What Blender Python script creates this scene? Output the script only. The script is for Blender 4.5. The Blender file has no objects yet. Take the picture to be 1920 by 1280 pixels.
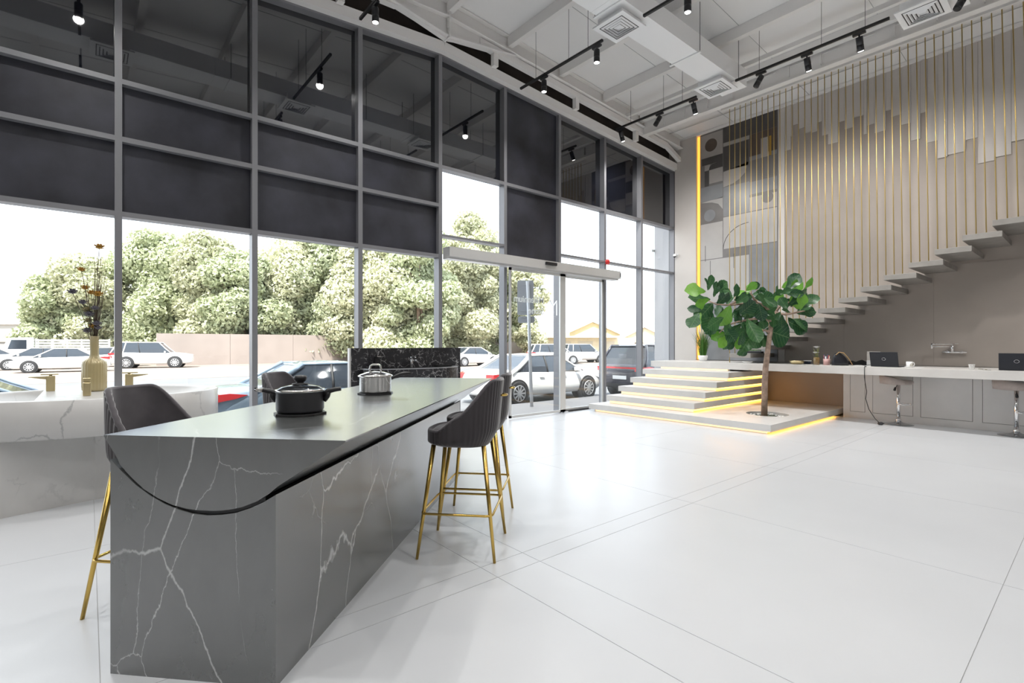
import bpy, math, random
import numpy as np
from mathutils import Vector, Matrix
random.seed(7)
R = math.radians
S = bpy.context.scene
COL = S.collection

# ------------------------------------------------------------------ camera
# the room: X to the right of the glass front (glass at X=-7.5), Y along it towards the stair wall (Y=12.05)
F, CX, HY, H = 943.0, 960.0, 645.0, 1.45
TH = math.atan((2079 - 960) / 943)
FW = Vector((-math.sin(TH), math.cos(TH), 0)); RT = Vector((math.cos(TH), math.sin(TH), 0))
cam = bpy.data.cameras.new('camera'); camo = bpy.data.objects.new('camera', cam); COL.objects.link(camo)
cam.sensor_width = 36; cam.lens = 36 * F / 1920; cam.shift_y = 5 / 1920
cam.clip_start = 0.05; cam.clip_end = 600
camo.location = (0, 0, H); camo.rotation_euler = (R(90), 0, TH)
S.camera = camo

# ------------------------------------------------------------------ sky, sun, exposure
w = bpy.data.worlds.new('sky'); S.world = w; w.use_nodes = True
nt = w.node_tree; nt.nodes.clear()
o_ = nt.nodes.new('ShaderNodeOutputWorld'); bg = nt.nodes.new('ShaderNodeBackground')
tc = nt.nodes.new('ShaderNodeTexCoord'); mp = nt.nodes.new('ShaderNodeMapping'); mp.inputs['Scale'].default_value = (1, 1, 2.4)
nz = nt.nodes.new('ShaderNodeTexNoise'); nz.inputs['Scale'].default_value = 2.3; nz.inputs['Detail'].default_value = 7
cr = nt.nodes.new('ShaderNodeValToRGB')
cr.color_ramp.elements[0].position = .38; cr.color_ramp.elements[0].color = (.72, .83, .97, 1)
cr.color_ramp.elements[1].position = .66; cr.color_ramp.elements[1].color = (1, 1, 1, 1)
nt.links.new(tc.outputs['Generated'], mp.inputs[0]); nt.links.new(mp.outputs[0], nz.inputs['Vector'])
nt.links.new(nz.outputs['Fac'], cr.inputs[0]); nt.links.new(cr.outputs[0], bg.inputs[0]); nt.links.new(bg.outputs[0], o_.inputs[0])
bg.inputs['Strength'].default_value = 2.75
sun = bpy.data.lights.new('sun', 'SUN'); suno = bpy.data.objects.new('sun', sun); COL.objects.link(suno)
sun.energy = 10.5; sun.angle = R(1.5); sun.color = (1, .95, .87)
suno.rotation_euler = Vector((-.32, .5, -.9)).to_track_quat('-Z', 'Y').to_euler()
S.view_settings.view_transform = 'Standard'; S.view_settings.look = 'None'
S.view_settings.exposure = 0.24; S.view_settings.gamma = 1; S.view_settings.use_curve_mapping = False
SPOT_W = 160

# ------------------------------------------------------------------ pixel helpers (1920x1280)
def ray(px, py):
    return FW + RT * ((px - CX) / F) + Vector((0, 0, (HY - py) / F))
def onZ(px, py, z):
    d = ray(px, py); t = (z - H) / d.z; return Vector((d.x * t, d.y * t, z))
def onX(px, py, x):
    d = ray(px, py); t = x / d.x; return Vector((x, d.y * t, H + d.z * t))
def onY(px, py, y):
    d = ray(px, py); t = y / d.y; return Vector((d.x * t, y, H + d.z * t))
def onD(px, py, dist):
    d = ray(px, py); return Vector((d.x * dist, d.y * dist, H + d.z * dist))

# ------------------------------------------------------------------ materials
MATS = {}
def newmat(name):
    m = bpy.data.materials.new(name); m.use_nodes = True
    n = m.node_tree; b = n.nodes['Principled BSDF']; MATS[name] = m
    return m, n, b
def pm(name, col, rough=.5, metal=0, spec=.5, coat=0, bump=0, bscale=40, var=0, vscale=3, emit=None, estr=0, sheen=0):
    m, n, b = newmat(name)
    b.inputs['Base Color'].default_value = (*col, 1); b.inputs['Roughness'].default_value = rough
    b.inputs['Metallic'].default_value = metal; b.inputs['Specular IOR Level'].default_value = spec
    b.inputs['Coat Weight'].default_value = coat
    if sheen: b.inputs['Sheen Weight'].default_value = sheen; b.inputs['Sheen Roughness'].default_value = .4
    if emit: b.inputs['Emission Color'].default_value = (*emit, 1); b.inputs['Emission Strength'].default_value = estr
    if bump or var:
        t = n.nodes.new('ShaderNodeTexCoord')
    if var:
        z = n.nodes.new('ShaderNodeTexNoise'); z.inputs['Scale'].default_value = vscale; z.inputs['Detail'].default_value = 6
        n.links.new(t.outputs['Object'], z.inputs['Vector'])
        c = n.nodes.new('ShaderNodeValToRGB'); c.color_ramp.elements[0].position = .3; c.color_ramp.elements[1].position = .72
        c.color_ramp.elements[0].color = (*[max(0, v * (1 - var)) for v in col], 1)
        c.color_ramp.elements[1].color = (*[min(1, v * (1 + var)) for v in col], 1)
        n.links.new(z.outputs['Fac'], c.inputs[0]); n.links.new(c.outputs[0], b.inputs['Base Color'])
    if bump:
        z = n.nodes.new('ShaderNodeTexNoise'); z.inputs['Scale'].default_value = bscale; z.inputs['Detail'].default_value = 4
        n.links.new(t.outputs['Object'], z.inputs['Vector'])
        u = n.nodes.new('ShaderNodeBump'); u.inputs['Strength'].default_value = bump; u.inputs['Distance'].default_value = .01
        n.links.new(z.outputs['Fac'], u.inputs['Height']); n.links.new(u.outputs[0], b.inputs['Normal'])
    return m
def glassmat(name, tint=(1, 1, 1), ior=1.45, rough=.0):
    m, n, b = newmat(name); n.nodes.remove(b)
    out = [x for x in n.nodes if x.type == 'OUTPUT_MATERIAL'][0]
    tr = n.nodes.new('ShaderNodeBsdfTransparent'); tr.inputs[0].default_value = (*tint, 1)
    gl = n.nodes.new('ShaderNodeBsdfGlossy'); gl.inputs['Roughness'].default_value = rough
    fr = n.nodes.new('ShaderNodeFresnel'); fr.inputs[0].default_value = ior
    mx = n.nodes.new('ShaderNodeMixShader')
    # the pane is a closed slab: give the leaving face the same reflectance as the entering one
    ge = n.nodes.new('ShaderNodeNewGeometry'); io = n.nodes.new('ShaderNodeMix'); io.inputs['A'].default_value = ior; io.inputs['B'].default_value = 1 / ior
    n.links.new(ge.outputs['Backfacing'], io.inputs['Factor']); n.links.new(io.outputs['Result'], fr.inputs[0])
    n.links.new(fr.outputs[0], mx.inputs[0]); n.links.new(tr.outputs[0], mx.inputs[1]); n.links.new(gl.outputs[0], mx.inputs[2])
    n.links.new(mx.outputs[0], out.inputs[0]); return m
def stone(name, base, vein, scale, width, rough, mask=.5, rot=(0, 0, 0), stretch=(1, 1, 1), distort=.25, base2=None, fine=True, spec=.5):
    m, n, b = newmat(name); N = n.nodes; L = n.links.new
    b.inputs['Roughness'].default_value = rough; b.inputs['Specular IOR Level'].default_value = spec
    t = N.new('ShaderNodeTexCoord'); mp = N.new('ShaderNodeMapping'); mp.inputs['Rotation'].default_value = rot; mp.inputs['Scale'].default_value = stretch
    L(t.outputs['Object'], mp.inputs[0])
    z = N.new('ShaderNodeTexNoise'); z.inputs['Scale'].default_value = 2.2; z.inputs['Detail'].default_value = 8; z.inputs['Roughness'].default_value = .6
    L(mp.outputs[0], z.inputs['Vector'])
    vm = N.new('ShaderNodeVectorMath'); vm.operation = 'MULTIPLY_ADD'; vm.inputs[1].default_value = (distort,) * 3
    L(z.outputs['Color'], vm.inputs[0]); L(mp.outputs[0], vm.inputs[2])
    cb = N.new('ShaderNodeValToRGB'); b2 = base2 or [v * 1.35 for v in base]
    cb.color_ramp.elements[0].position = .3; cb.color_ramp.elements[0].color = (*base, 1)
    cb.color_ramp.elements[1].position = .75; cb.color_ramp.elements[1].color = (*b2, 1)
    L(z.outputs['Fac'], cb.inputs[0]); cur = cb.outputs[0]
    for k, (sc, wd, mk) in enumerate([(scale, width, mask), (scale * 2.7, width * 1.1, mask + .1)][: 2 if fine else 1]):
        v = N.new('ShaderNodeTexVoronoi'); v.feature = 'DISTANCE_TO_EDGE'; v.inputs['Scale'].default_value = sc
        L(vm.outputs[0], v.inputs['Vector'])
        r = N.new('ShaderNodeValToRGB'); r.color_ramp.elements[0].position = 0; r.color_ramp.elements[0].color = (1, 1, 1, 1)
        r.color_ramp.elements[1].position = wd; r.color_ramp.elements[1].color = (0, 0, 0, 1)
        L(v.outputs['Distance'], r.inputs[0])
        q = N.new('ShaderNodeTexNoise'); q.inputs['Scale'].default_value = sc * .8; q.inputs['Detail'].default_value = 3
        L(mp.outputs[0], q.inputs['Vector'])
        g = N.new('ShaderNodeValToRGB'); g.color_ramp.elements[0].position = mk - .04; g.color_ramp.elements[0].color = (0, 0, 0, 1)
        g.color_ramp.elements[1].position = mk + .1; g.color_ramp.elements[1].color = (1, 1, 1, 1)
        L(q.outputs['Fac'], g.inputs[0])
        mu = N.new('ShaderNodeMath'); mu.operation = 'MULTIPLY'; L(r.outputs[0], mu.inputs[0]); L(g.outputs[0], mu.inputs[1])
        mi = N.new('ShaderNodeMix'); mi.data_type = 'RGBA'; L(mu.outputs[0], mi.inputs['Factor']); L(cur, mi.inputs['A']); mi.inputs['B'].default_value = (*vein, 1)
        cur = mi.outputs['Result']
    L(cur, b.inputs['Base Color'])
    return m

GLASS = glassmat('clear_glass', (.97, .985, .985), 1.42)
DARKGLASS = pm('dark_mirror_glass', (.007, .008, .013), .025, 0, 1.0)
MATS['dark_mirror_glass'].node_tree.nodes['Principled BSDF'].inputs['IOR'].default_value = 1.75
SPANDREL = pm('dark_spandrel', (.034, .035, .046), .42, 0, .5, var=.55, vscale=1.6, bump=.05, bscale=6)
ALU = pm('grey_mullion', (.24, .24, .255), .38, .2)
ALUL = pm('silver_aluminium', (.66, .66, .65), .35, .3)
WHITE = pm('white_paint', (.84, .82, .80), .55)
CEIL = pm('ceiling_sheet', (.86, .85, .84), .6)
DUCTM = pm('white_duct', (.92, .92, .92), .5)
TILE = pm('floor_tile', (.585, .60, .62), .28, 0, .5, var=.035, vscale=.9)
GROUT = pm('grout', (.45, .45, .45), .8)
BROWNW = pm('dark_cladding', (.075, .06, .052), .7, var=.3, vscale=1.5)
CONC = pm('wall_concrete', (.375, .33, .293), .6, var=.12, vscale=.8, bump=.06, bscale=25)
CONCL = pm('wall_board', (.56, .525, .495), .6, var=.07, vscale=1.2)
CONCS = pm('pale_wall', (.54, .505, .475), .6, var=.06, vscale=1)
DESK = pm('desk_stone', (.62, .60, .575), .42, var=.05, vscale=3)
TREAD = pm('tread_stone', (.27, .255, .235), .5, var=.15, vscale=5)
STEPM = pm('step_stone', (.62, .605, .585), .4, var=.05, vscale=3)
CABM = pm('cabinet_panel', (.70, .685, .67), .5, var=.04, vscale=3)
GAPM = pm('shadow_gap', (.05, .047, .045), .8)
GOLD = pm('brass', (.66, .45, .12), .24, 1)
ROD = pm('brass_rod', (.56, .41, .15), .48, .75)
CHROME = pm('chrome', (.86, .86, .87), .07, 1)
STEEL = pm('steel', (.78, .77, .76), .13, 1)
BLACK = pm('black_metal', (.012, .012, .013), .4)
BLACKP = pm('black_plastic', (.018, .018, .02), .35)
DARKPOT = pm('black_enamel', (.022, .022, .026), .3, 0, .6)
VELV = pm('grey_velvet', (.085, .078, .085), .75, 0, .3, sheen=.7, var=.2, vscale=8)
VELD = pm('charcoal_velvet', (.045, .04, .043), .75, 0, .3, sheen=.6)
SUEDE = pm('beige_suede', (.42, .36, .33), .85, sheen=.4, var=.1, vscale=12)
LED = pm('led_strip', (1, .6, .2), .5, emit=(1, .50, .10), estr=4.2)
RISER_GLOW = pm('riser_glow', (.9, .75, .5), .5, emit=(1, .70, .42), estr=.72)  # weak glow filling the front riser gap, stands in for light washing the riser
LED2 = pm('wall_led_strip', (1, .5, .1), .5, emit=(1, .44, .05), estr=1.3)
LAMPE = pm('lamp_lens', (1, 1, 1), .5, emit=(1, .97, .92), estr=30)
STONE_I = stone('grey_island_stone', (.060, .066, .064), (.5, .51, .5), .8, .0022, .24, .44, (0.2, .55, .3), (1, 1, .5), .16, (.092, .096, .095), spec=.8)
_b = MATS['grey_island_stone'].node_tree.nodes['Principled BSDF']; _b.inputs['Coat Weight'].default_value = 1; _b.inputs['Coat Roughness'].default_value = .26; _b.inputs['Coat IOR'].default_value = 1.95
STONE_W = stone('white_marble', (.53, .52, .505), (.33, .33, .33), 1.7, .02, .28, .54, (.3, .5, .2), (1, 1, .7), .45, (.61, .605, .59))
STONE_B = stone('black_marble', (.012, .012, .014), (.5, .5, .5), 9, .035, .25, .5, (.4, .3, .2), (1, 1, 1), .35, (.03, .03, .034))
BARK = pm('bark', (.33, .235, .18), .85, bump=.6, bscale=30, var=.35, vscale=14)
SOIL = pm('planter_soil', (.10, .12, .09), .9)
PEBBLE = pm('white_pebble', (.75, .75, .72), .6)
PORC = pm('porcelain', (.85, .85, .84), .25)
PAPER = pm('paper', (.85, .85, .85), .7)
NAVY = pm('laptop_lid', (.013, .015, .022), .38, 0, .5)
CONW = pm('concrete_wall_outside', (.34, .285, .255), .85, var=.08, vscale=.6)
def leafmat(name, c1, c2, rough=.42, trans=.35, vein=False):
    m, n, b = newmat(name); N = n.nodes; L = n.links.new
    oi = N.new('ShaderNodeObjectInfo'); ge = N.new('ShaderNodeTexCoord'); z = N.new('ShaderNodeTexNoise'); z.inputs['Scale'].default_value = .8 if trans < .3 else 6
    L(ge.outputs['Object'], z.inputs['Vector'])
    ad = N.new('ShaderNodeMath'); ad.operation = 'MULTIPLY_ADD'; L(z.outputs['Fac'], ad.inputs[0]); ad.inputs[1].default_value = .9
    mm = N.new('ShaderNodeMath'); mm.operation = 'MULTIPLY_ADD'; L(oi.outputs['Random'], mm.inputs[0]); mm.inputs[1].default_value = .7; mm.inputs[2].default_value = -.3
    L(mm.outputs[0], ad.inputs[2])
    mi = N.new('ShaderNodeMix'); mi.data_type = 'RGBA'; mi.inputs['A'].default_value = (*c1, 1); mi.inputs['B'].default_value = (*c2, 1)
    L(ad.outputs[0], mi.inputs['Factor']); res = mi.outputs['Result']
    if vein:
        sx_ = N.new('ShaderNodeSeparateXYZ'); L(ge.outputs['Object'], sx_.inputs[0]); ay = N.new('ShaderNodeMath'); ay.operation = 'ABSOLUTE'; L(sx_.outputs['Y'], ay.inputs[0])
        lt = N.new('ShaderNodeMath'); lt.operation = 'LESS_THAN'; lt.inputs[1].default_value = .011; L(ay.outputs[0], lt.inputs[0])
        k1 = N.new('ShaderNodeMath'); k1.operation = 'MULTIPLY_ADD'; k1.inputs[1].default_value = -.75; L(ay.outputs[0], k1.inputs[0]); L(sx_.outputs['X'], k1.inputs[2])
        k2 = N.new('ShaderNodeMath'); k2.operation = 'MULTIPLY'; k2.inputs[1].default_value = 46; L(k1.outputs[0], k2.inputs[0]); k3 = N.new('ShaderNodeMath'); k3.operation = 'SINE'; L(k2.outputs[0], k3.inputs[0])
        k4 = N.new('ShaderNodeMath'); k4.operation = 'GREATER_THAN'; k4.inputs[1].default_value = .955; L(k3.outputs[0], k4.inputs[0]); k5 = N.new('ShaderNodeMath'); k5.operation = 'MAXIMUM'; L(lt.outputs[0], k5.inputs[0]); L(k4.outputs[0], k5.inputs[1])
        k6 = N.new('ShaderNodeMath'); k6.operation = 'MULTIPLY'; k6.inputs[1].default_value = .30; L(k5.outputs[0], k6.inputs[0])
        m2 = N.new('ShaderNodeMix'); m2.data_type = 'RGBA'; L(k6.outputs[0], m2.inputs['Factor']); L(res, m2.inputs['A']); m2.inputs['B'].default_value = (.30, .42, .20, 1); res = m2.outputs['Result']
    L(res, b.inputs['Base Color'])
    b.inputs['Roughness'].default_value = rough
    out = [x for x in N if x.type == 'OUTPUT_MATERIAL'][0]
    tl = N.new('ShaderNodeBsdfTranslucent'); L(res, tl.inputs[0])
    mx = N.new('ShaderNodeMixShader'); mx.inputs[0].default_value = trans; L(b.outputs[0], mx.inputs[1]); L(tl.outputs[0], mx.inputs[2]); L(mx.outputs[0], out.inputs[0])
    return m
FIG = leafmat('fig_leaf', (.014, .060, .030), (.05, .15, .045), .3, .31, True)
FIGB = leafmat('fig_leaf_bright', (.12, .33, .04), (.2, .42, .06), .35, .4, True)  # brighter yellow-green tone for some of the leaves
GRASSM = leafmat('grass_blade', (.05, .16, .02), (.16, .32, .05), .5, .3)
TREEM = [leafmat('tree_leaf_a', (.38, .42, .25), (.60, .63, .43), .8, .25), leafmat('tree_leaf_b', (.45, .46, .30), (.66, .66, .48), .8, .25),
         leafmat('tree_leaf_c', (.32, .36, .22), (.50, .53, .36), .8, .25)]

# ------------------------------------------------------------------ mesh builder
class MB:
    def __init__(s): s.v = []; s.f = []; s.sm = []
    def add(s, vs, fs, smooth=False):
        b = len(s.v); s.v += [tuple(v) for v in vs]; s.f += [[i + b for i in f] for f in fs]; s.sm += [smooth] * len(fs); return s
    def box(s, a, b):
        x0, y0, z0 = a; x1, y1, z1 = b
        return s.add([(x0,y0,z0),(x1,y0,z0),(x1,y1,z0),(x0,y1,z0),(x0,y0,z1),(x1,y0,z1),(x1,y1,z1),(x0,y1,z1)],
                     [(3,2,1,0),(4,5,6,7),(0,1,5,4),(1,2,6,5),(2,3,7,6),(3,0,4,7)])
    def bar(s, p, q, wd, ht, up=(0, 0, 1)):
        p = Vector(p); q = Vector(q); d = (q - p).normalized(); u = Vector(up)
        a = d.cross(u); 
        if a.length < 1e-4: a = d.cross(Vector((1, 0, 0)))
        a.normalize(); u = a.cross(d).normalized(); a *= wd / 2; u *= ht / 2
        return s.add([p-a-u, p+a-u, p+a+u, p-a+u, q-a-u, q+a-u, q+a+u, q-a+u],
                     [(0,1,2,3),(7,6,5,4),(4,5,1,0),(5,6,2,1),(6,7,3,2),(7,4,0,3)])
    def tube(s, path, r, n=10, cap=True, closed=False):
        path = [Vector(p) for p in path]; m = len(path)
        rs = r if isinstance(r, (list, tuple)) else [r] * m
        ref = None; vs = []
        for i, p in enumerate(path):
            if closed: d = path[(i + 1) % m] - path[i - 1]
            else: d = path[min(i + 1, m - 1)] - path[max(i - 1, 0)]
            d.normalize()
            if ref is None:
                ref = d.cross(Vector((0, 0, 1)))
                if ref.length < 1e-3: ref = d.cross(Vector((1, 0, 0)))
            ref = (ref - d * ref.dot(d)).normalized(); bb = d.cross(ref)
            for k in range(n):
                a = 2 * math.pi * k / n; vs.append(p + (ref * math.cos(a) + bb * math.sin(a)) * rs[i])
        fs = []
        for i in range(m if closed else m - 1):
            for k in range(n):
                j = (i + 1) % m; fs.append((i*n+k, i*n+(k+1)%n, j*n+(k+1)%n, j*n+k))
        s.add(vs, fs, True)
        if cap and not closed:
            b = len(s.v) - len(vs); s.f += [[b + k for k in range(n)][::-1], [b + (m-1)*n + k for k in range(n)]]; s.sm += [False, False]
        return s
    def lathe(s, prof, n=32, c=(0, 0, 0), smooth=True, a0=0, sx=1, sy=1):
        vs = []; m = len(prof)
        for r, z in prof:
            for k in range(n):
                a = a0 + 2 * math.pi * k / n; vs.append((c[0] + r * math.cos(a) * sx, c[1] + r * math.sin(a) * sy, c[2] + z))
        fs = [(i*n+k, i*n+(k+1)%n, (i+1)*n+(k+1)%n, (i+1)*n+k) for i in range(m - 1) for k in range(n)]
        return s.add(vs, fs, smooth)
    def prism(s, poly, z0, z1, f=None, smooth=False):
        """poly 2D extruded between z0 and z1; f maps (a,b,h) to 3D"""
        f = f or (lambda a, b, h: (a, b, h)); n = len(poly)
        vs = [f(a, b, z0) for a, b in poly] + [f(a, b, z1) for a, b in poly]
        s.add(vs, [list(range(n))[::-1], [n + i for i in range(n)]])
        b0 = len(s.v) - 2 * n
        for i in range(n):
            s.f.append([b0+i, b0+(i+1)%n, b0+n+(i+1)%n, b0+n+i]); s.sm.append(smooth)
        return s
    def xf(s, M):
        s.v = [tuple(M @ Vector(v)) for v in s.v]; return s
    def mesh(s, name):
        me = bpy.data.meshes.new(name); me.from_pydata(s.v, [], s.f); me.update()
        me.polygons.foreach_set('use_smooth', s.sm); return me
    def build(s, name, mat, parent=None, loc=None, bevel=0, subs=0, rz=0):
        me = s.mesh(name); me.materials.append(mat); return link(name, me, parent, loc, bevel, subs, rz)
def link(name, me, parent=None, loc=None, bevel=0, subs=0, rz=0):
    o = bpy.data.objects.new(name, me); COL.objects.link(o)
    if parent: o.parent = parent
    if loc is not None: o.location = loc
    if rz: o.rotation_euler.z = rz
    if bevel:
        b = o.modifiers.new('bevel', 'BEVEL'); b.width = bevel; b.segments = 2; b.limit_method = 'ANGLE'; b.angle_limit = R(40)
    if subs:
        b = o.modifiers.new('subdivision', 'SUBSURF'); b.levels = subs; b.render_levels = subs
    return o
def B(): return MB()
def box(a, b): return MB().box(a, b)
def thing(name, label, cat, loc=(0, 0, 0), rz=0, group=None):
    o = bpy.data.objects.new(name, None); COL.objects.link(o); o.location = loc; o.rotation_euler.z = rz
    o.empty_display_size = .1
    return tag(o, label, cat, group)
def tag(o, label, cat, group=None):
    o['label'] = label; o['category'] = cat
    if group: o['group'] = group
    return o
def struct(name, label=None, mb=None, mat=None):
    if mb is None:
        o = bpy.data.objects.new(name, None); COL.objects.link(o)
    else: o = mb.build(name, mat)
    o['kind'] = 'structure'
    if label: o['label'] = label
    return o
def clone(o, parent=None):
    c = o.copy(); COL.objects.link(c)
    if parent: c.parent = parent
    for ch in o.children:
        clone(ch, c)
    return c
def place(o, loc, rz=0, label=None, group=None):
    o.location = loc; o.rotation_euler.z = rz
    if label: o['label'] = label
    if group: o['group'] = group
    return o
def text_part(name, body, size, mat, parent, M, ext=.002, align='LEFT'):
    c = bpy.data.curves.new(name, 'FONT'); c.body = body; c.size = size; c.extrude = ext; c.align_x = align; c.offset = size * .018
    o = bpy.data.objects.new(name, c); COL.objects.link(o)
    dg = bpy.context.evaluated_depsgraph_get(); me = bpy.data.meshes.new_from_object(o.evaluated_get(dg))
    bpy.data.objects.remove(o); bpy.data.curves.remove(c)
    me.transform(M); me.materials.clear(); me.materials.append(mat)
    return link(name, me, parent)
def circ(cx, cy, r, n=28, a0=0, a1=360):
    return [(cx + r * math.cos(R(a0 + (a1 - a0) * k / n)), cy + r * math.sin(R(a0 + (a1 - a0) * k / n))) for k in range(n + (0 if a1 - a0 == 360 else 1))]

# ================================================================== SETTING
XG = -7.5; XE = 7.5; Y0 = -8.0; YW = 12.05; YR = 4.70
def roofz(y): return 7.30 - .0585 * abs(y - YR)
def headz(y): return 6.556 - .0590 * (y - YR) if y > YR else 6.556 - .078 * (YR - y)

# floor: a grout bed with large tiles
fl = struct('floor', 'pale grey large-format tiled showroom floor', box((XG - .2, Y0, -.06), (XE, YW, -.004)), GROUT)
xj = [-7.70, -6.71, -4.67, -2.63, -2.45, -.41, 1.63, 3.67, 5.71, 7.5]
yj = [-8, -7.6, -5.69, -3.78, -1.87, .04, 1.95, 2.31, 4.22, 6.13, 8.04, 9.95, 11.86, 12.05]
g = .0018
for i in range(len(xj) - 1):
    for j in range(len(yj) - 1):
        box((xj[i] + g, yj[j] + g, -.02), (xj[i+1] - g, yj[j+1] - g, 0)).build('floor_tile', TILE, fl)

# ceiling with ridge across the glass front, purlins, rafter along the glass
def sheet(mb, y0, y1, off=0, th=.05):
    za, zb = roofz(y0) + off, roofz(y1) + off
    mb.add([(XG-.3,y0,za),(XE,y0,za),(XE,y1,zb),(XG-.3,y1,zb),(XG-.3,y0,za+th),(XE,y0,za+th),(XE,y1,zb+th),(XG-.3,y1,zb+th)],
           [(0,1,2,3),(7,6,5,4),(0,4,5,1),(1,5,6,2),(2,6,7,3),(3,7,4,0)])
ce = struct('ceiling', 'white insulated sheet ceiling with purlins under a shallow gable')
py_ = [-8, -6.3, -4.9, -3.55, -2.15, -.75, .65, 2.0, 3.35, 4.7, 6.04, 7.41, 8.79, 10.15, 11.2, 12.1]
for i in range(len(py_) - 1):
    m = B(); sheet(m, py_[i], py_[i + 1]); m.build('ceiling_sheet', CEIL, ce)
for y in py_[1:-2]:
    z = roofz(y); m = B().box((-7.25, y - .03, z - .185), (XE, y + .03, z - .002)); m.box((-7.25, y - .03, z - .2), (XE, y + .075, z - .185)); m.build('purlin', WHITE, ce)
# thin seams of the ceiling sheets run along Y
for x in (-5.9, -4.2, -2.5, -.8, .9):
    for i in range(len(py_) - 1):
        a, b = py_[i], py_[i+1]
        B().bar((x, a, roofz(a) - .002), (x, b, roofz(b) - .002), .008, .006).build('sheet_seam', GROUT, ce)
def rafter(y0, y1):
    m = B()
    for (zo, h, wx) in ((-.15, .25, .012), (-.282, .016, .2), (-.018, .016, .2)):
        m.bar((-7.3, y0, roofz(y0) + zo), (-7.3, y1, roofz(y1) + zo), wx, h)
    m.build('rafter', WHITE, ce)
rafter(YR, 12.0); rafter(-8, YR)
# deeper haunch at the ridge with a bolted splice plate
for s in (1, -1):
    m = B(); y1 = YR + s * 1.5
    m.prism([(YR, roofz(YR) - .29), (y1, roofz(y1) - .29), (YR, roofz(YR) - .60)], -7.305, -7.29, lambda a, b, h: (h, a, b)); m.build('haunch_web', WHITE, ce)
    B().bar((-7.3, YR, roofz(YR) - .60), (-7.3, y1, roofz(y1) - .30), .16, .02).build('haunch_flange', WHITE, ce)
m = B().box((-7.4, YR - .015, 6.66), (-7.2, YR + .015, 7.28)); sp = m.build('splice_plate', WHITE, ce)
for k in range(5):
    for dx in (-.06, .06):
        B().tube([(-7.3 + dx, YR - .035, 6.72 + .125 * k), (-7.3 + dx, YR + .035, 6.72 + .125 * k)], .014, 6).build('bolt', WHITE, sp)
# tubular brace beam under the rafter with posts down to the window head
for (ya, yb) in ((YR + .68, 11.35), (-7, YR - .95)):
    B().bar((-7.32, ya, roofz(ya) - .37), (-7.32, yb, roofz(yb) - .37), .12, .12).build('brace_tube', WHITE, ce)
B().bar((-7.32, 11.35, roofz(11.35) - .37), (-7.32, 12.0, 6.30), .1, .1).build('brace_tube', WHITE, ce)
B().bar((-7.32, YR - .95, roofz(YR - .95) - .37), (-7.32, YR - .02, 6.70), .09, .09).build('brace_tube', WHITE, ce)
B().bar((-7.32, YR + .02, 6.70), (-7.32, YR + .70, roofz(YR + .70) - .40), .07, .07).build('brace_tube', WHITE, ce)
for y in (5.75, 7.95, 10.05, 2.85, .6, -1.7):
    box((-7.37, y - .05, headz(y) + .08), (-7.27, y + .05, roofz(y) - .30)).build('brace_post', WHITE, ce)
# beam with stiffener plates in front of the stair wall, and the rod channel
eb = B().box((-7.25, 10.28, 6.50), (XE, 10.31, 6.84)); eb.box((-7.25, 10.22, 6.485), (XE, 10.37, 6.50)); eb.box((-7.25, 10.22, 6.825), (XE, 10.37, 6.84))
ebo = eb.build('eaves_beam', WHITE, ce)
for k in range(22):
    x = -6.7 + k * .55; box((x, 10.225, 6.56), (x + .012, 10.28, 6.76)).build('stiffener', GROUT if k % 1 else WHITE, ebo)
    box((x, 10.262, 6.752), (x + .3, 10.28, 6.766)).build('stiffener', WHITE, ebo)
box((-7.25, 9.55, 6.72), (XE, 9.62, 6.80)).build('eaves_rail', WHITE, ce)
box((-7.3, 11.98, 6.80), (XE, 12.045, 6.865)).build('wall_pipe', WHITE, ce)
box((-5.6, 10.84, 6.67), (3.0, 10.96, 6.75)).build('rod_channel', WHITE, ce)
box((-7.3, 11.45, 6.865), (XE, 11.47, 6.872)).build('soffit_seam', GROUT, ce)
for k in range(10):
    B().bar((-5.4 + k * .7, 10.9, 6.75), (-5.4 + k * .7, 10.9, 6.94), .02, .01).build('channel_hanger', WHITE, ce)

# ------------------------------------------------------------------ glass front
MY = [-7.13, -5.65, -4.17, -2.69, -1.21, .272, 1.738, 3.239, 4.693, 6.159, 7.652, 9.142, 10.565, 12.03]
MY0 = Y0
T1, T2, T3, T4 = 4.55, 3.87, 2.985, 3.355
wl = struct('wall_left', 'grey metal curtain wall with dark upper glazing and clear lower panes')
MW = .035
for y in MY:
    m = B(); z1 = headz(y)
    m.box((-7.66, y - MW, 0), (XG, y + MW, z1)); m.build('mullion', ALU, wl)
def rail(y0, y1, z, h=.03, mat=ALU, name='transom'):
    box((-7.66, y0 + MW, z - h), (XG - .004, y1 - MW, z + h)).build(name, mat, wl)
def pane(y0, y1, za, zb0, zb1, mat, name, x=-7.645):
    t = .012
    poly = [(y0 + MW, za), (y1 - MW, za), (y1 - MW, zb1), (y0 + MW, zb0)]
    return B().prism(poly, x, x + t, lambda a, b, h: (h, a, b)).build(name, mat, wl)
bays = list(zip([MY0] + MY[:-1], MY))
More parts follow.
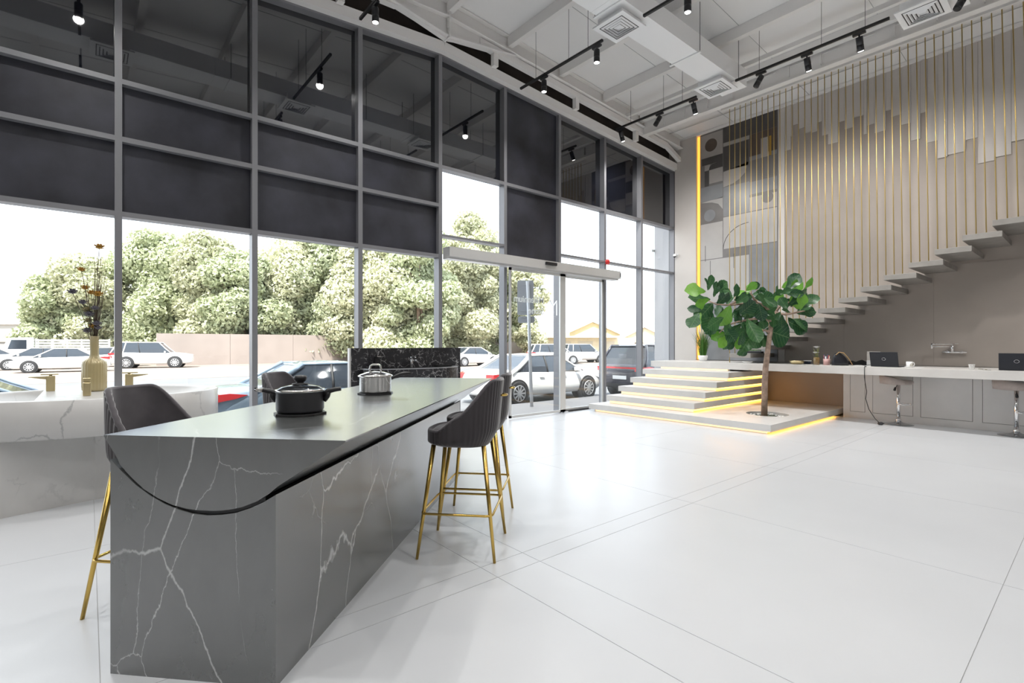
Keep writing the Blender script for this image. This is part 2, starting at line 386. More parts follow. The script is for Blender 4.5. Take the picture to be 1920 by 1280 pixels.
for i, (a, b) in enumerate(bays):
    B().bar((-7.58, a + MW, headz(a) - .04), (-7.58, b - MW, headz(b) - .04), .16, .08).build('head_frame', ALU, wl)
    if b > YR + .1 and a < YR - .1: pass
    c = (a + b) / 2
    kind = 'left' if c < YR else ('door1' if c < 6.1 else 'door2' if c < 7.6 else 'right')
    rail(a, b, T1)
    if kind == 'door2':
        pane(a, b, T1 + .03, headz(a) - .08, headz(b) - .08, SPANDREL, 'spandrel_panel', -7.6)
        pane(a, b, 3.13, T1 - .03, T1 - .03, SPANDREL, 'spandrel_panel', -7.6)
    else:
        pane(a, b, T1 + .03, headz(a) - .08, headz(b) - .08, DARKGLASS, 'dark_pane')
    if kind == 'left':
        rail(a, b, T2); rail(a, b, T3)
        pane(a, b, T2 + .03, T1 - .03, T1 - .03, SPANDREL, 'spandrel_panel', -7.6)
        pane(a, b, T3 + .03, T2 - .03, T2 - .03, SPANDREL, 'spandrel_panel', -7.6)
        pane(a, b, .08, T3 - .03, T3 - .03, GLASS, 'glass_pane'); rail(a, b, .04, .04, ALU, 'bottom_rail')
    elif kind in ('door1', 'right'):
        pane(a, b, T4 + .02, T1 - .03, T1 - .03, GLASS, 'glass_pane'); rail(a, b, T4, .02)
        low = c > 9.2
        if kind == 'door1':
            pane(a, b, 3.13, T4 - .02, T4 - .02, GLASS, 'glass_pane'); pane(a, b, .08, 2.96, 2.96, GLASS, 'glass_pane'); rail(a, b, .04, .04, ALU, 'bottom_rail')
        elif low:
            pane(a, b, .08, T4 - .02, T4 - .02, GLASS, 'glass_pane'); rail(a, b, .04, .04, ALU, 'bottom_rail')
        else:
            pane(a, b, 3.13, T4 - .02, T4 - .02, GLASS, 'glass_pane')
# pale head beam following the gable, dark cladding behind it
for (a, b) in ((Y0, YR), (YR, 12.04)):
    B().bar((-7.45, a, headz(a) + .03), (-7.45, b, headz(b) + .03), .14, .16).build('head_beam', WHITE, wl)
    B().prism([(a, headz(a)), (b, headz(b)), (b, roofz(b)), (a, roofz(a))], -7.72, -7.68, lambda p, q, h: (h, p, q)).build('cladding', BROWNW, wl)
# sliding door: header, two leaves, lettering
dr = struct('door_1', 'automatic glass sliding door with grey operator box')
hd = box((-7.5, 4.74, 2.96), (-7.28, 9.43, 3.13)).build('operator_box', ALUL, dr)
box((-7.285, 9.40, 3.0), (-7.272, 9.425, 3.09)).build('end_cap', BLACKP, hd)
sn = box((-7.28, 7.0, 3.04), (-7.225, 7.30, 3.10)).build('motion_sensor', BLACKP, hd, bevel=.01)
box((-7.5, 4.74, 2.93), (-7.33, 9.4, 2.96)).build('track_rail', ALUL, hd)
def leaf(y0, y1, x, wide):
    fr = B(); fr.box((x - .02, y0, .02), (x + .02, y0 + .04, 2.94)); fr.box((x - .02, y1 - wide, .02), (x + .02, y1, 2.94))
    fr.box((x - .02, y0, .02), (x + .02, y1, .07)); fr.box((x - .02, y0, 2.88), (x + .02, y1, 2.94))
    f = fr.build('door_leaf', ALUL, dr); box((x - .005, y0 + .04, .07), (x + .005, y1 - wide, 2.88)).build('pane', GLASS, f); return f
l1 = leaf(6.20, 7.74, -7.44, .16); l2 = leaf(7.76, 9.10, -7.54, .05)
box((-7.56, 7.78, .0), (-7.46, 9.10, .035)).build('floor_seal', BLACK, dr)
box((-7.47, 7.70, 0), (-7.40, 7.80, .03)).build('floor_guide', CHROME, dr)
VIN = pm('white_vinyl', (.95, .95, .95), .6, emit=None)
# written on the outside, so mirrored from within: local +x -> -Y as seen from outside
Mt = Matrix.Translation((-7.448, 7.38, 2.36)) @ Matrix(((0, 0, -1, 0), (-1, 0, 0, 0), (0, 1, 0, 0), (0, 0, 0, 1)))
def txt(body, size, y, z): return text_part('lettering', body, size, VIN, l1, Matrix.Translation((-7.449, y, z)) @ Matrix(((0, 0, -1, 0), (-1, 0, 0, 0), (0, 1, 0, 0), (0, 0, 0, 1))), .001)
txt('Millennium', .185, 7.13, 2.28); txt('Stone', .185, 7.13, 2.06)
m = B()
for (p, q) in (((7.50, 2.02), (7.30, 2.02)), ((7.50, 2.05), (7.50, 2.36)), ((7.50, 2.36), (7.40, 2.24)), ((7.40, 2.24), (7.30, 2.36)), ((7.30, 2.36), (7.30, 2.12)), ((7.42, 2.12), (7.30, 2.12))):
    m.bar((-7.449, *p), (-7.449, *q), .002, .03, (1, 0, 0))
m.build('emblem', VIN, l1)

# ------------------------------------------------------------------ stair wall, other walls
wr = struct('wall_right', 'brown-grey stone clad wall with paler stepped boards', box((-7.7, YW, -.05), (XE, YW + .2, 6.95)), CONC)
box((-7.45, YW - .10, 1.04), (onY(1305, 400, 11.95).x, YW - .002, 6.80)).build('pale_panel', CONCS, wr)
bl = [(535, 572, 1000), (572, 605, 838), (605, 618, 760), (618, 650, 695), (650, 685, 715), (685, 720, 738), (720, 752, 735), (752, 780, 680), (780, 813, 752), (813, 868, 800), (868, 905, 678),
      (905, 955, 715), (955, 1012, 650), (1012, 1030, 750), (1030, 1072, 695), (1072, 1135, 735), (1135, 1165, 615), (1165, 1222, 645), (1222, 1275, 692), (1275, 1328, 780), (1328, 1365, 628),
      (1365, 1425, 790), (1425, 1480, 880), (1480, 1580, 855), (1580, 1648, 775), (1648, 1740, 905), (1740, 1835, 870), (1835, 1910, 785), (1910, 2010, 850), (2010, 2120, 760), (2120, 2260, 880)]
for (a, b, yb) in bl:
    p = onY(1280 + a * .336, yb * .336, YW); q = onY(1280 + b * .336, yb * .336, YW)
    zb = (p.z + q.z) / 2
    if yb == 1000: zb = 1.05
    d = .018 + .012 * random.random()
    box((p.x + .002, YW - d, zb), (q.x - .002, YW - .001, 6.80)).build('stepped_board', CONCL, wr)
# large facing slabs below the boards
for k, (x0, x1) in enumerate(((-5.0, -3.55), (-3.55, -2.1), (-2.1, -.65), (-.65, .8), (.8, 2.25))):
    for z0, z1 in ((1.05, 2.9),):
        box((x0 + .001, YW - .012, z0), (x1 - .001, YW - .001, z1)).build('facing_slab', CONC, wr)
struct('wall_back', 'plain wall behind the viewer', box((XE, Y0, -.05), (XE + .2, YW + .2, 7.4)), CONCS)
struct('wall_front', 'plain wall at the left end of the room', box((-7.7, Y0 - .2, -.05), (XE + .2, Y0, 7.4)), CONCS)

# ================================================================== MOSAIC PANEL AND LED SLOT
MX = lambda zx, zy: onY(1300 + zx * .25, 220 + zy * .25, YW - .02)
xl, xr = onY(1314, 300, YW - .02).x, onY(1459, 300, YW - .02).x
MOS = [pm('mosaic_dark', (.075, .07, .068), .32, var=.15), pm('mosaic_mid', (.17, .16, .155), .32, var=.1), pm('mosaic_light', (.36, .335, .315), .35, var=.08), pm('mosaic_brown', (.10, .075, .06), .4, var=.2),
       pm('mosaic_reflection', (.40, .385, .37), .3, var=.05), pm('mosaic_steel', (.22, .225, .235), .3, var=.1)]  # pale lower tiles carry the window reflection in their colour
mo = thing('mosaic_panel', 'tall dark wall panel of geometric inlaid tiles beside a vertical light slot', 'wall panel', (0, YW, 1.04))
box((xl, -.03, .01), (xr, -.001, 5.76)).build('backing', MOS[1], mo)
def piece(poly, mat, d=.004, base=.03):
    B().prism(poly, -base - d, -base + .001, lambda a, b, h: (a, h, b)).build('inlay_tile', mat, mo)
W3 = (xr - xl); c1, c2 = xl + W3 * .315, xl + W3 * .65
ztop = 5.76
def rect(x0, x1, z0, z1): return [(x0, z0), (x1, z0), (x1, z1), (x0, z1)]
def U(fx, fz): return (xl + W3 * fx, ztop - fz)
def ur(fx0, fx1, fz0, fz1): return rect(xl + W3 * fx0, xl + W3 * fx1, ztop - fz1, ztop - fz0)
e = .004
piece(ur(0 + e, .315 - e, .04, .62), MOS[2]); piece(circ(*U(.15, .33), .16), MOS[3], .008)
piece(ur(.315 + e, .99, .0, .38), MOS[0]); piece(ur(.315 + e, .66, .385, .47), MOS[2]); piece(ur(.66, .99, .385, .9), MOS[3])
piece(ur(.315 + e, .65, .48, 1.08), MOS[0]); piece(ur(.02, .315 - e, .63, .80), MOS[0])
piece(ur(.06, .14, .81, .95), MOS[2]); piece([U(.12, .95), U(.13, .87), U(.17, .82), U(.24, .80), U(.315 - e, .80), U(.315 - e, .95)], MOS[0])
piece(ur(.06, .12, .955, 1.35), MOS[0]); piece(ur(.125, .315 - e, .955, 1.30), MOS[2]); piece(ur(0 + e, .315 - e, 1.36, 1.72), MOS[5])
piece([U(.32, 1.10), U(.65, 1.0), U(.60, 1.25), U(.53, 1.36), U(.45, 1.43), U(.32, 1.47)], MOS[2])
piece(ur(.66, .99, .91, 1.0), MOS[5]); piece([U(.99, 1.0), U(.85, 1.02), U(.78, 1.12), U(.76, 1.25), U(.79, 1.38), U(.86, 1.47), U(.99, 1.5)], MOS[1], .008)
piece(ur(.32, .655, 1.48, 2.2), MOS[5]); piece(ur(.66, .99, 1.51, 1.8), MOS[5])
piece([U(.0 + e, 1.74), U(.315 - e, 1.70), U(.315 - e, 2.0), U(.25, 1.85), U(.16, 1.78)], MOS[4])
piece(circ(*U(.13, 2.1), .15), MOS[5], .008); piece(circ(*U(.88, 1.95), .13), MOS[1], .008)
piece(ur(.32, .99, 2.22, 3.0), MOS[4]); piece(ur(0 + e, .315 - e, 2.3, 3.2), MOS[4]); piece(ur(.66, .99, 2.22 - .35, 2.2), MOS[2])
arc = [U(.32 + .33 * (1 - math.cos(R(a))), 3.0 - .55 * math.sin(R(a))) for a in range(0, 91, 9)]
m = B()
for p, q in zip(arc[:-1], arc[1:]): m.bar((p[0], -.036, p[1]), (q[0], -.036, q[1]), .012, .006, (0, 1, 0))
m.build('inlay_line', MOS[0], mo)
piece(ur(0 + e, .655, 3.22, 4.3), MOS[4]); piece(ur(.66, .99, 3.02, 4.3), MOS[5]); piece(ur(0 + e, .99, 4.32, 5.74), MOS[5])
for fx, a, b in ((.07, 2.85, 3.25), (.14, 3.25, 3.7), (.46, 3.15, 3.5)):
    B().bar((xl + W3 * fx, -.036, ztop - a), (xl + W3 * fx, -.036, ztop - b), .008, .006, (0, 1, 0)).build('inlay_line', MOS[0], mo)
piece(ur(.9, .925, .55, 1.0), GOLD, .01); piece(ur(.8, .89, .55, 1.0), MOS[2], .006)
lx0 = onY(1305, 400, YW - .05).x
tag(box((lx0 + .03, YW - .03, 1.06), (xl - .03, YW - .004, 6.78)).build('light_strip', LED2), 'tall vertical amber light strip between pale wall and mosaic panel', 'light strip')

# ================================================================== STEPPED PLATFORM, DESK, STAIR
LV = [.155, .332, .509, .686, .863, 1.04]
FY = [8.34, 8.72, 9.13, 9.57, 10.05, 10.6]
pl = thing('stepped_platform', 'grey stone stepped platform with amber light under every step', 'steps', (-5.2, 9.5, 0))
def off(a): return (a[0] + 5.2, a[1] - 9.5, a[2])
def pbox(a, b): return box(off(a), off(b))
XSR, XSL, XPR = -5.03, -7.12, -3.48
# planter hole in the lowest slab
hc = onZ(1433, 776, .155); hcx, hcy, hr = hc.x + .02, hc.y + .08, .36
def slab_with_hole(x0, x1, y0, y1, z0, z1, cx, cy, r):
    n = 32; m = B(); ring = [(cx + r * math.cos(2*math.pi*k/n), cy + r * math.sin(2*math.pi*k/n)) for k in range(n)]
    def outp(k):
        a = 2*math.pi*k/n; dx, dy = math.cos(a), math.sin(a); t = 1e9
        if dx > 1e-6: t = min(t, (x1-cx)/dx)
        if dx < -1e-6: t = min(t, (x0-cx)/dx)
        if dy > 1e-6: t = min(t, (y1-cy)/dy)
        if dy < -1e-6: t = min(t, (y0-cy)/dy)
        return (cx+dx*t, cy+dy*t)
    pts = [(outp(k), ring[k]) for k in range(n)]
    corners = [(x0,y0),(x1,y0),(x1,y1),(x0,y1)]
    for k in range(n):
        o1, i1 = pts[k]; o2, i2 = pts[(k+1) % n]
        poly = [o1]
        for c in corners:
            aa = [math.atan2(p[1]-cy, p[0]-cx) % (2*math.pi) for p in (o1, c, o2)]
            if aa[2] < aa[0]: aa[2] += 2*math.pi
            if aa[1] < aa[0]: aa[1] += 2*math.pi
            if aa[0] + 1e-6 < aa[1] < aa[2] - 1e-6: poly.append(c)
        poly += [o2, i2, i1]
        nn = len(poly)
        m.add([off((p[0], p[1], z1)) for p in poly], [list(range(nn))])
        m.add([off((p[0], p[1], z0)) for p in poly], [list(range(nn))[::-1]])
        m.add([off((*i1, z0)), off((*i2, z0)), off((*i2, z1)), off((*i1, z1))], [(0,1,2,3)])
    for (a, b) in zip(corners, corners[1:] + corners[:1]):
        m.add([off((*a, z0)), off((*b, z0)), off((*b, z1)), off((*a, z1))], [(0,1,2,3)])
    return m
slab_with_hole(-7.3, XPR, FY[0], 12.04, .045, .155, hcx, hcy, hr).build('lowest_slab', STEPM, pl)
pbox((-7.2, FY[0] + .08, 0), (XPR - .1, FY[0] + .12, .045)).build('plinth', STEPM, pl)
pbox((XPR - .12, FY[0] + .08, 0), (XPR - .09, 11.5, .045)).build('plinth', STEPM, pl)
pbox((-7.15, FY[0] + .045, .006), (XPR - .082, FY[0] + .07, .044)).build('light_strip', RISER_GLOW, pl)
pbox((XPR - .08, FY[0] + .05, .030), (XPR - .05, 11.5, .044)).build('light_strip', LED, pl)
for k in range(1, 5):
    ze = LV[k]; zl = LV[k-1]
    pbox((XSL, FY[k], ze - .115), (XSR, 11.9, ze)).build('step', STEPM, pl)
    pbox((XSL + .05, FY[k] + .09, zl), (XSR - .09, 11.9, ze - .115)).build('riser', STEPM, pl)
    pbox((XSL + .05, FY[k] + .045, zl + .006), (XSR - .05, FY[k] + .07, ze - .116)).build('light_strip', RISER_GLOW, pl)  # front glow imitates the lit riser, side strip below is the real LED
    pbox((XSR - .08, FY[k] + .072, zl + .022), (XSR - .05, 11.85, ze - .117)).build('light_strip', LED, pl)
pbox((XSL + .1, FY[5] + .1, LV[4]), (XSR - .3, 11.9, .895)).build('riser', STEPM, pl)
pbox((XSL + .1, FY[5] + .05, .868), (XSR - .32, FY[5] + .07, .897)).build('light_strip', RISER_GLOW, pl)
# soil and pebbles inside the planter hole
tag(B().lathe([(0, .006), (hr - .02, .0), (hr - .02, -.04), (0, -.04)], 28).build('planter_soil', SOIL, None, (hcx, hcy, .1)), 'dark soil in the round planter hole of the platform', 'soil')['kind'] = 'stuff'
me_p = None
for k in range(26):
    a = random.uniform(0, 6.28); r = random.uniform(.16, .30); s = random.uniform(.016, .032)
    if me_p is None:
        me_p = B().lathe([(0, -.6), (.7, -.45), (1, 0), (.7, .45), (0, .6)], 8).mesh('pebble'); me_p.materials.append(PEBBLE)
    o = link('white_pebble', me_p, None, (hcx + r * math.cos(a), hcy + r * math.sin(a), .105 + s * .6)); o.scale = (s, s * .8, s)
    tag(o, 'small white pebble on soil around the fig trunk', 'pebble', 'white pebbles around the fig trunk')

dk = thing('wall_desk', 'long pale stone desk running along the stair wall', 'desk', (0, 11.3, .9))
box((-7.3, -.66, 0), (4.6, .74, .14)).build('desk_top', DESK, dk, bevel=.004)
# cabinets under the desk with recessed outlines
cb = thing('base_cabinet', 'pale grey flush cabinet front below the long desk', 'cabinet', (0, 11.51, 0))
box((-3.41, .01, .0), (4.5, .53, .9)).build('carcass', CABM, cb)
pan = [(-3.293, -3.043), (-2.922, -2.302), (-2.194, -1.491), (-1.371, -.62), (-.5, .25), (.37, 1.12), (1.24, 2.0), (2.12, 2.9), (3.0, 3.8)]
for a, b in pan:
    box((a, .004, .13), (b, .012, .86)).build('shadow_gap', GAPM, cb)
    box((a + .005, 0, .135), (b - .005, .012, .86)).build('door_panel', CABM, cb)
edges = [-3.41] + [v for ab in pan for v in ab] + [4.5]
for k in range(0, len(edges), 2):
    box((edges[k] + .001 * (k > 0), 0, .0), (edges[k+1] - .001, .012, .895)).build('stile', CABM, cb)
for a, b in pan: box((a - .002, .001, 0), (b + .002, .012, .127)).build('bottom_rail', CABM, cb)
# floating treads
st = thing('floating_stair', 'grey stone cantilevered stair treads climbing the wall above the desk', 'staircase', (-4.5, YW, 1.04))
TZ = [1.248 + .1788 * k for k in range(16)]
TXL = [-5.412 + .3528 * k for k in range(16)]
for k in range(16):
    m = box((TXL[k] + 4.5, -1.2, TZ[k] - 1.04 - .09), (TXL[k] + .465 + 4.5, -.0125, TZ[k] - 1.04)); m.build('tread', TREAD, st, bevel=.003)
# brass rods from treads to the ceiling channel
rb = thing('brass_rod_screen', 'row of thin vertical brass rods rising from stair treads to ceiling', 'railing', (-3, 10.9, 1.04))
for i in range(46):
    xt = -5.43 + .1177 * i; xb = xt + .065 * i / 39
    zb = 1.04
    for k in range(16):
        if TXL[k] <= xb < TXL[k] + .3528: zb = TZ[k]
    if zb == 1.04 and xb > -5.2: continue
    B().tube([(xb + 3, 0, zb - 1.04), (xt + 3, 0, 5.63)], .008, 8).build('rod', ROD, rb)

# ================================================================== FIDDLE LEAF FIG
fg = thing('fiddle_leaf_fig', 'tall fiddle leaf fig tree with bare trunk growing from the platform', 'tree', (hc.x, hc.y, .1))
TD = (hc - Vector((0, 0, 0))).dot(FW)
def fp(zx, zy, dd=0): return onD(1280 + zx * .17186, 500 + zy * .17186, TD + dd) - Vector((hc.x, hc.y, .1))
base = Vector((0, 0, 0))
trunk = [base, fp(895, 1280), fp(905, 1100), fp(930, 900), fp(945, 780), fp(968, 640), fp(985, 560), fp(1010, 500)]
B().tube(trunk, [.055, .052, .05, .046, .042, .038, .034, .026], 12).build('trunk', BARK, fg)
brs = [[fp(990, 540), fp(900, 430, .05), fp(800, 380, .1), fp(680, 400, .05), fp(520, 420, -.1), fp(370, 410, -.15), fp(280, 370, -.1)],
       [fp(1010, 500), fp(1120, 520, -.1), fp(1240, 500, -.15), fp(1330, 480, -.1)], [fp(1000, 520), fp(1060, 430, .1), fp(1180, 380, .1), fp(1250, 300, 0)],
       [fp(975, 600), fp(880, 560, -.1), fp(760, 570, -.15), fp(600, 600, -.1), fp(480, 640, 0), fp(400, 720, .05)], [fp(955, 720), fp(900, 690, -.1), fp(840, 720, -.15)],
       [fp(800, 385, .1), fp(760, 320, .1), fp(740, 280, .05)], [fp(520, 420, -.1), fp(580, 380, 0), fp(600, 330, 0)]]
for b in brs: B().tube(b, [.026 - .016 * i / (len(b) - 1) for i in range(len(b))], 8).build('branch', BARK, fg)
def leafmesh(seed, mat):
    rr = random.Random(seed); n = 9; vs = []; fs = []
    c = rr.uniform(-.25, .12); f = rr.uniform(.08, .3); ph = rr.uniform(0, 6)
    for i in range(n):
        u = i / (n - 1)
        wd = .34 * (math.sin(math.pi * min(1, u ** 1.35)) ** .62) * (1 - .28 * math.exp(-((u - .32) / .13) ** 2)) if 0 < u < 1 else .012
        zc = c * u * u * 1.2
        for j, sgn in enumerate((-1, -.5, 0, .5, 1)):
            y = wd * sgn; z = zc + f * abs(y) + .035 * math.sin(u * 11 + ph + sgn * 1.3) * abs(sgn) + (.012 if sgn == 0 else 0)
            vs.append((u, y, z))
    for i in range(n - 1):
        for j in range(4): fs.append((i*5+j, (i+1)*5+j, (i+1)*5+j+1, i*5+j+1))
    me = B().add(vs, fs, True).mesh('leaf'); me.materials.append(mat); return me
LM = [leafmesh(s, FIG) for s in range(7)]; LB = [leafmesh(s + 20, FIGB) for s in range(3)]
LF = [(250,270,75,240,1.2,1),(300,360,90,350,.8,0),(285,350,140,430,.8,1),(210,480,80,450,.9,1),(200,500,110,640,1,1),(330,400,180,560,1.3,0),(270,260,300,120,.5,0),
 (340,330,360,190,.7,0),(360,300,425,175,.6,1),(320,480,270,660,.9,1),(370,420,480,300,1,0),(480,420,530,330,.7,0),(560,330,600,210,.9,1),(600,330,650,250,.7,1),(690,260,790,190,1,1),
 (520,420,430,620,1,1),(580,400,690,330,1,0),(570,480,700,400,1.2,0),(620,520,760,400,1.2,0),(700,300,760,200,.6,1),(860,300,880,230,.4,0),(780,340,980,330,1,0),(760,300,900,300,1,0),
 (850,400,990,500,1.4,0),(830,400,870,560,1,0),(600,560,590,480,1,0),(440,560,300,640,.9,1),(400,600,290,700,.9,0),(450,640,540,740,1.2,0),(520,620,470,720,1,0),(480,720,330,780,.9,1),
 (500,740,400,860,.8,1),(540,760,460,880,.7,1),(610,760,590,880,.8,1),(640,600,700,740,1,0),(700,640,600,770,1,0),(720,600,760,740,1,0),(760,740,660,880,1.1,0),(700,880,660,950,.6,1),
 (870,700,780,860,1.1,0),(890,720,870,850,1,0),(900,680,1100,760,1.5,0),(850,660,770,720,.7,1),(870,540,880,660,1.1,0),(820,560,740,640,1,0),(760,660,720,720,.7,0),
 (1010,520,990,640,.9,0),(1080,520,1080,640,.9,0),(1100,500,1000,600,.9,0),(1150,550,1240,650,1.2,0),(1200,570,1350,640,1.2,0),(1230,500,1420,490,.7,0),(1250,480,1380,440,.6,0),
 (1260,470,1200,330,1.2,1),(1280,470,1320,320,1.1,1),(1300,430,1440,345,.8,1),(1100,460,1080,340,1.1,0),(1130,440,1180,360,1,0),(1180,440,1230,330,.9,0),(1020,420,1050,300,1,1),
 (1120,290,1290,300,.8,0),(1080,220,1260,190,1.1,1),(1170,260,1230,160,.8,1),(1320,250,1410,150,.7,1),(1280,270,1350,290,.6,0),(1060,300,1160,250,.7,0),(980,310,1080,270,.6,0),
 (880,340,1000,420,.9,0),(930,420,870,330,.8,0),(650,480,560,520,.9,0),(700,520,730,620,.9,0),(640,620,560,700,.9,0),(380,540,420,460,.6,1),(350,520,400,440,.6,1),(460,300,480,260,.4,0),
 (660,700,640,840,.8,1),(560,520,620,600,.9,0),(790,480,700,560,.9,0),(900,480,960,560,.8,0),(1000,380,920,330,.7,0),(1180,500,1100,470,.7,0),(1220,420,1130,380,.7,0)]
rr = random.Random(3)
LF2 = [(bx + rr.uniform(-50, 50), by + rr.uniform(-40, 40), tx + rr.uniform(-60, 60), ty + rr.uniform(-50, 50), wd, 0) for (bx, by, tx, ty, wd, br) in LF[4:80:2]]
for (bx, by, tx, ty, wd, br) in LF + LF2:
    dd = rr.uniform(-.28, .28); p = fp(bx, by, dd); q = fp(tx, ty, dd + rr.uniform(-.12, .12))
    L_ = max((q - p).length * 1.2, .19); xd = (q - p).normalized()
    nrm = (-FW + Vector((rr.uniform(-.7, .7), rr.uniform(-.7, .7), rr.uniform(-.2, .9)))).normalized()
    yd = nrm.cross(xd).normalized(); zd = xd.cross(yd)
    o = link('leaf', rr.choice(LB if br and rr.random() < .6 else LM), fg)
    sy = L_ * min(1.4, max(.75, wd)) * (1.0 if L_ > .2 else 1.25)
    o.matrix_local = Matrix.Translation(p) @ Matrix((xd, yd, zd)).transposed().to_4x4() @ Matrix.Diagonal((L_, sy, L_ * .9, 1))

# potted grass on the top platform
gp = thing('potted_grass', 'tall green ornamental grass in a white bowl beside the pale wall', 'plant', (*onY(1318, 668, 11.55).to_2d(), 1.04))
B().lathe([(0, 0), (.07, 0), (.095, .03), (.112, .10), (.112, .135), (.10, .135), (.095, .11), (0, .11)], 24).build('pot', PORC, gp)
m = B(); rr = random.Random(5)
for k in range(170):
    a = rr.uniform(0, 6.28); r0 = rr.uniform(0, .08); ln = rr.uniform(.35, .75); ld = rr.uniform(.04, .30)
    p0 = Vector((r0 * math.cos(a), r0 * math.sin(a), .11)); dr_ = Vector((math.cos(a), math.sin(a), 0)); sd = Vector((-math.sin(a), math.cos(a), 0)) * .006
    p1 = p0 + dr_ * ld * .35 + Vector((0, 0, ln * .6)); p2 = p0 + dr_ * ld + Vector((0, 0, ln))
    m.add([p0 - sd, p0 + sd, p1 + sd, p1 - sd, p2], [(0, 1, 2, 3), (3, 2, 4)])
gb = m.build('grass_blades', GRASSM, gp); gb['kind'] = 'stuff'
PLUME = pm('plume', (.72, .62, .50), .9)
for k in range(5):
    a = k * 1.3; B().tube([(.03 * math.cos(a), .03 * math.sin(a), .45), (.09 * math.cos(a), .09 * math.sin(a), .7), (.11 * math.cos(a), .11 * math.sin(a), .86)], [.004, .02, .004], 6).build('plume', PLUME, gp)

# ================================================================== KITCHEN ISLAND
NL = Vector((-2.857, .053, 0)); ANG = math.atan2(.7312, -.6822)   # local x along the island, local -y across to the right
isl = thing('kitchen_island', 'long dark grey veined stone island with lens-shaped top in a curved cradle', 'kitchen island', NL, ANG)
def IL(a, s): return NL + Vector((-.6822, .7312, 0)) * a + Vector((.7312, .6822, 0)) * s
bodyp = [(.032, 0), (.809, 0), (.809, .814), (.757, .783), (.693, .753), (.628, .731), (.563, .720), (.497, .715), (.431, .719), (.364, .734), (.297, .756), (.229, .789), (.16, .832), (.092, .888), (.032, .943)]
fI = lambda a, b, h: (h, -a, b)
B().prism(bodyp, .0, 3.50, fI).build('body', STONE_I, isl)
topp = [(0, 1.05), (0, 1.044), (.065, .95), (.078, .922), (.126, .874), (.195, .817), (.263, .78), (.33, .754), (.397, .74), (.464, .735), (.53, .736), (.596, .743), (.661, .758), (.725, .784), (.783, .82), (.815, .848), (1.118, 1.044), (1.118, 1.05)]
B().prism(topp, .0, 3.86, fI).build('worktop', STONE_I, isl)
lin = []
for k, (a, b) in enumerate(bodyp[3:-1]): lin.append((a, b + .002))
lo = lin; up = [(a, b + .016) for a, b in lin[::-1]]
B().prism(lo + up, .01, 3.49, fI).build('cradle_liner', BLACK, isl)

# ---- pots
def pot_black(loc, rz):
    t = thing('casserole_pot', 'black casserole pot with glass lid on the island worktop', 'pot', loc, rz)
    B().prism([(x * .145, y * .145) for x, y in circ(0, 0, 1, 8)], 0, .012).build('trivet', BLACK, t, bevel=.002)
    B().lathe([(0, .013), (.118, .013), (.128, .03), (.13, .125), (.134, .13), (.126, .132), (.124, .03), (0, .025)], 48).build('pot_body', DARKPOT, t)
    ld = B().lathe([(.133, .135), (.133, .143), (.126, .146)], 48).build('lid_rim', STEEL, t)
    B().lathe([(.127, .144), (.1, .158), (.05, .168), (0, .171)], 40).build('lid_glass', glassmat('lid_glass', (.75, .78, .8), 1.6), ld)
    B().lathe([(0, .168), (.042, .169), (.045, .174), (.022, .178), (.02, .184), (.03, .19), (.036, .205), (.034, .217), (.02, .222), (0, .222)], 28).build('lid_knob', BLACKP, ld)
    for s in (1, -1):
        h = B().tube([(s * .122, 0, .10), (s * .15, 0, .128), (s * .19, 0, .138), (s * .225, 0, .142)], [.013, .016, .014, .012], 10); h.tube([(s * .13, 0, .075), (s * .15, 0, .1), (s * .158, 0, .13)], .014, 8)
        hb = h.build('handle', BLACKP, t)
        if s < 0: B().tube([(-.20, 0, .139), (-.245, 0, .143)], [.015, .012], 10).build('handle_tip', STEEL, hb)
    return t
def pot_steel(loc, rz):
    t = thing('steel_saucepan', 'shiny steel saucepan with arched lid handle on the island worktop', 'saucepan', loc, rz)
    B().prism([(x * .142, y * .142) for x, y in circ(0, 0, 1, 8)], 0, .012).build('trivet', BLACK, t, bevel=.002)
    B().lathe([(0, .013), (.115, .013), (.124, .022), (.126, .135), (.131, .14), (.122, .14), (.12, .03), (0, .025)], 48).build('pan_body', STEEL, t)
    ld = B().lathe([(.136, .140), (.138, .148), (.12, .158), (.07, .176), (0, .182)], 48).build('lid', STEEL, t)
    B().tube([(-.045, 0, .176), (-.045, 0, .2), (-.04, 0, .225), (-.025, 0, .236), (.025, 0, .236), (.04, 0, .225), (.045, 0, .2), (.045, 0, .176)], .008, 8).build('lid_handle', STEEL, ld)
    B().tube([(.122, 0, .115), (.15, 0, .13), (.2, 0, .152), (.25, 0, .16), (.29, 0, .158)], [.012, .011, .012, .013, .009], 10).build('long_handle', BLACKP, t)
    return t
pb = onZ(563, 776, 1.05); pot_black((pb.x, pb.y, 1.0505), TH + R(8))
ps = onZ(704, 738, 1.05); pot_steel((ps.x, ps.y, 1.0505), TH + R(28))

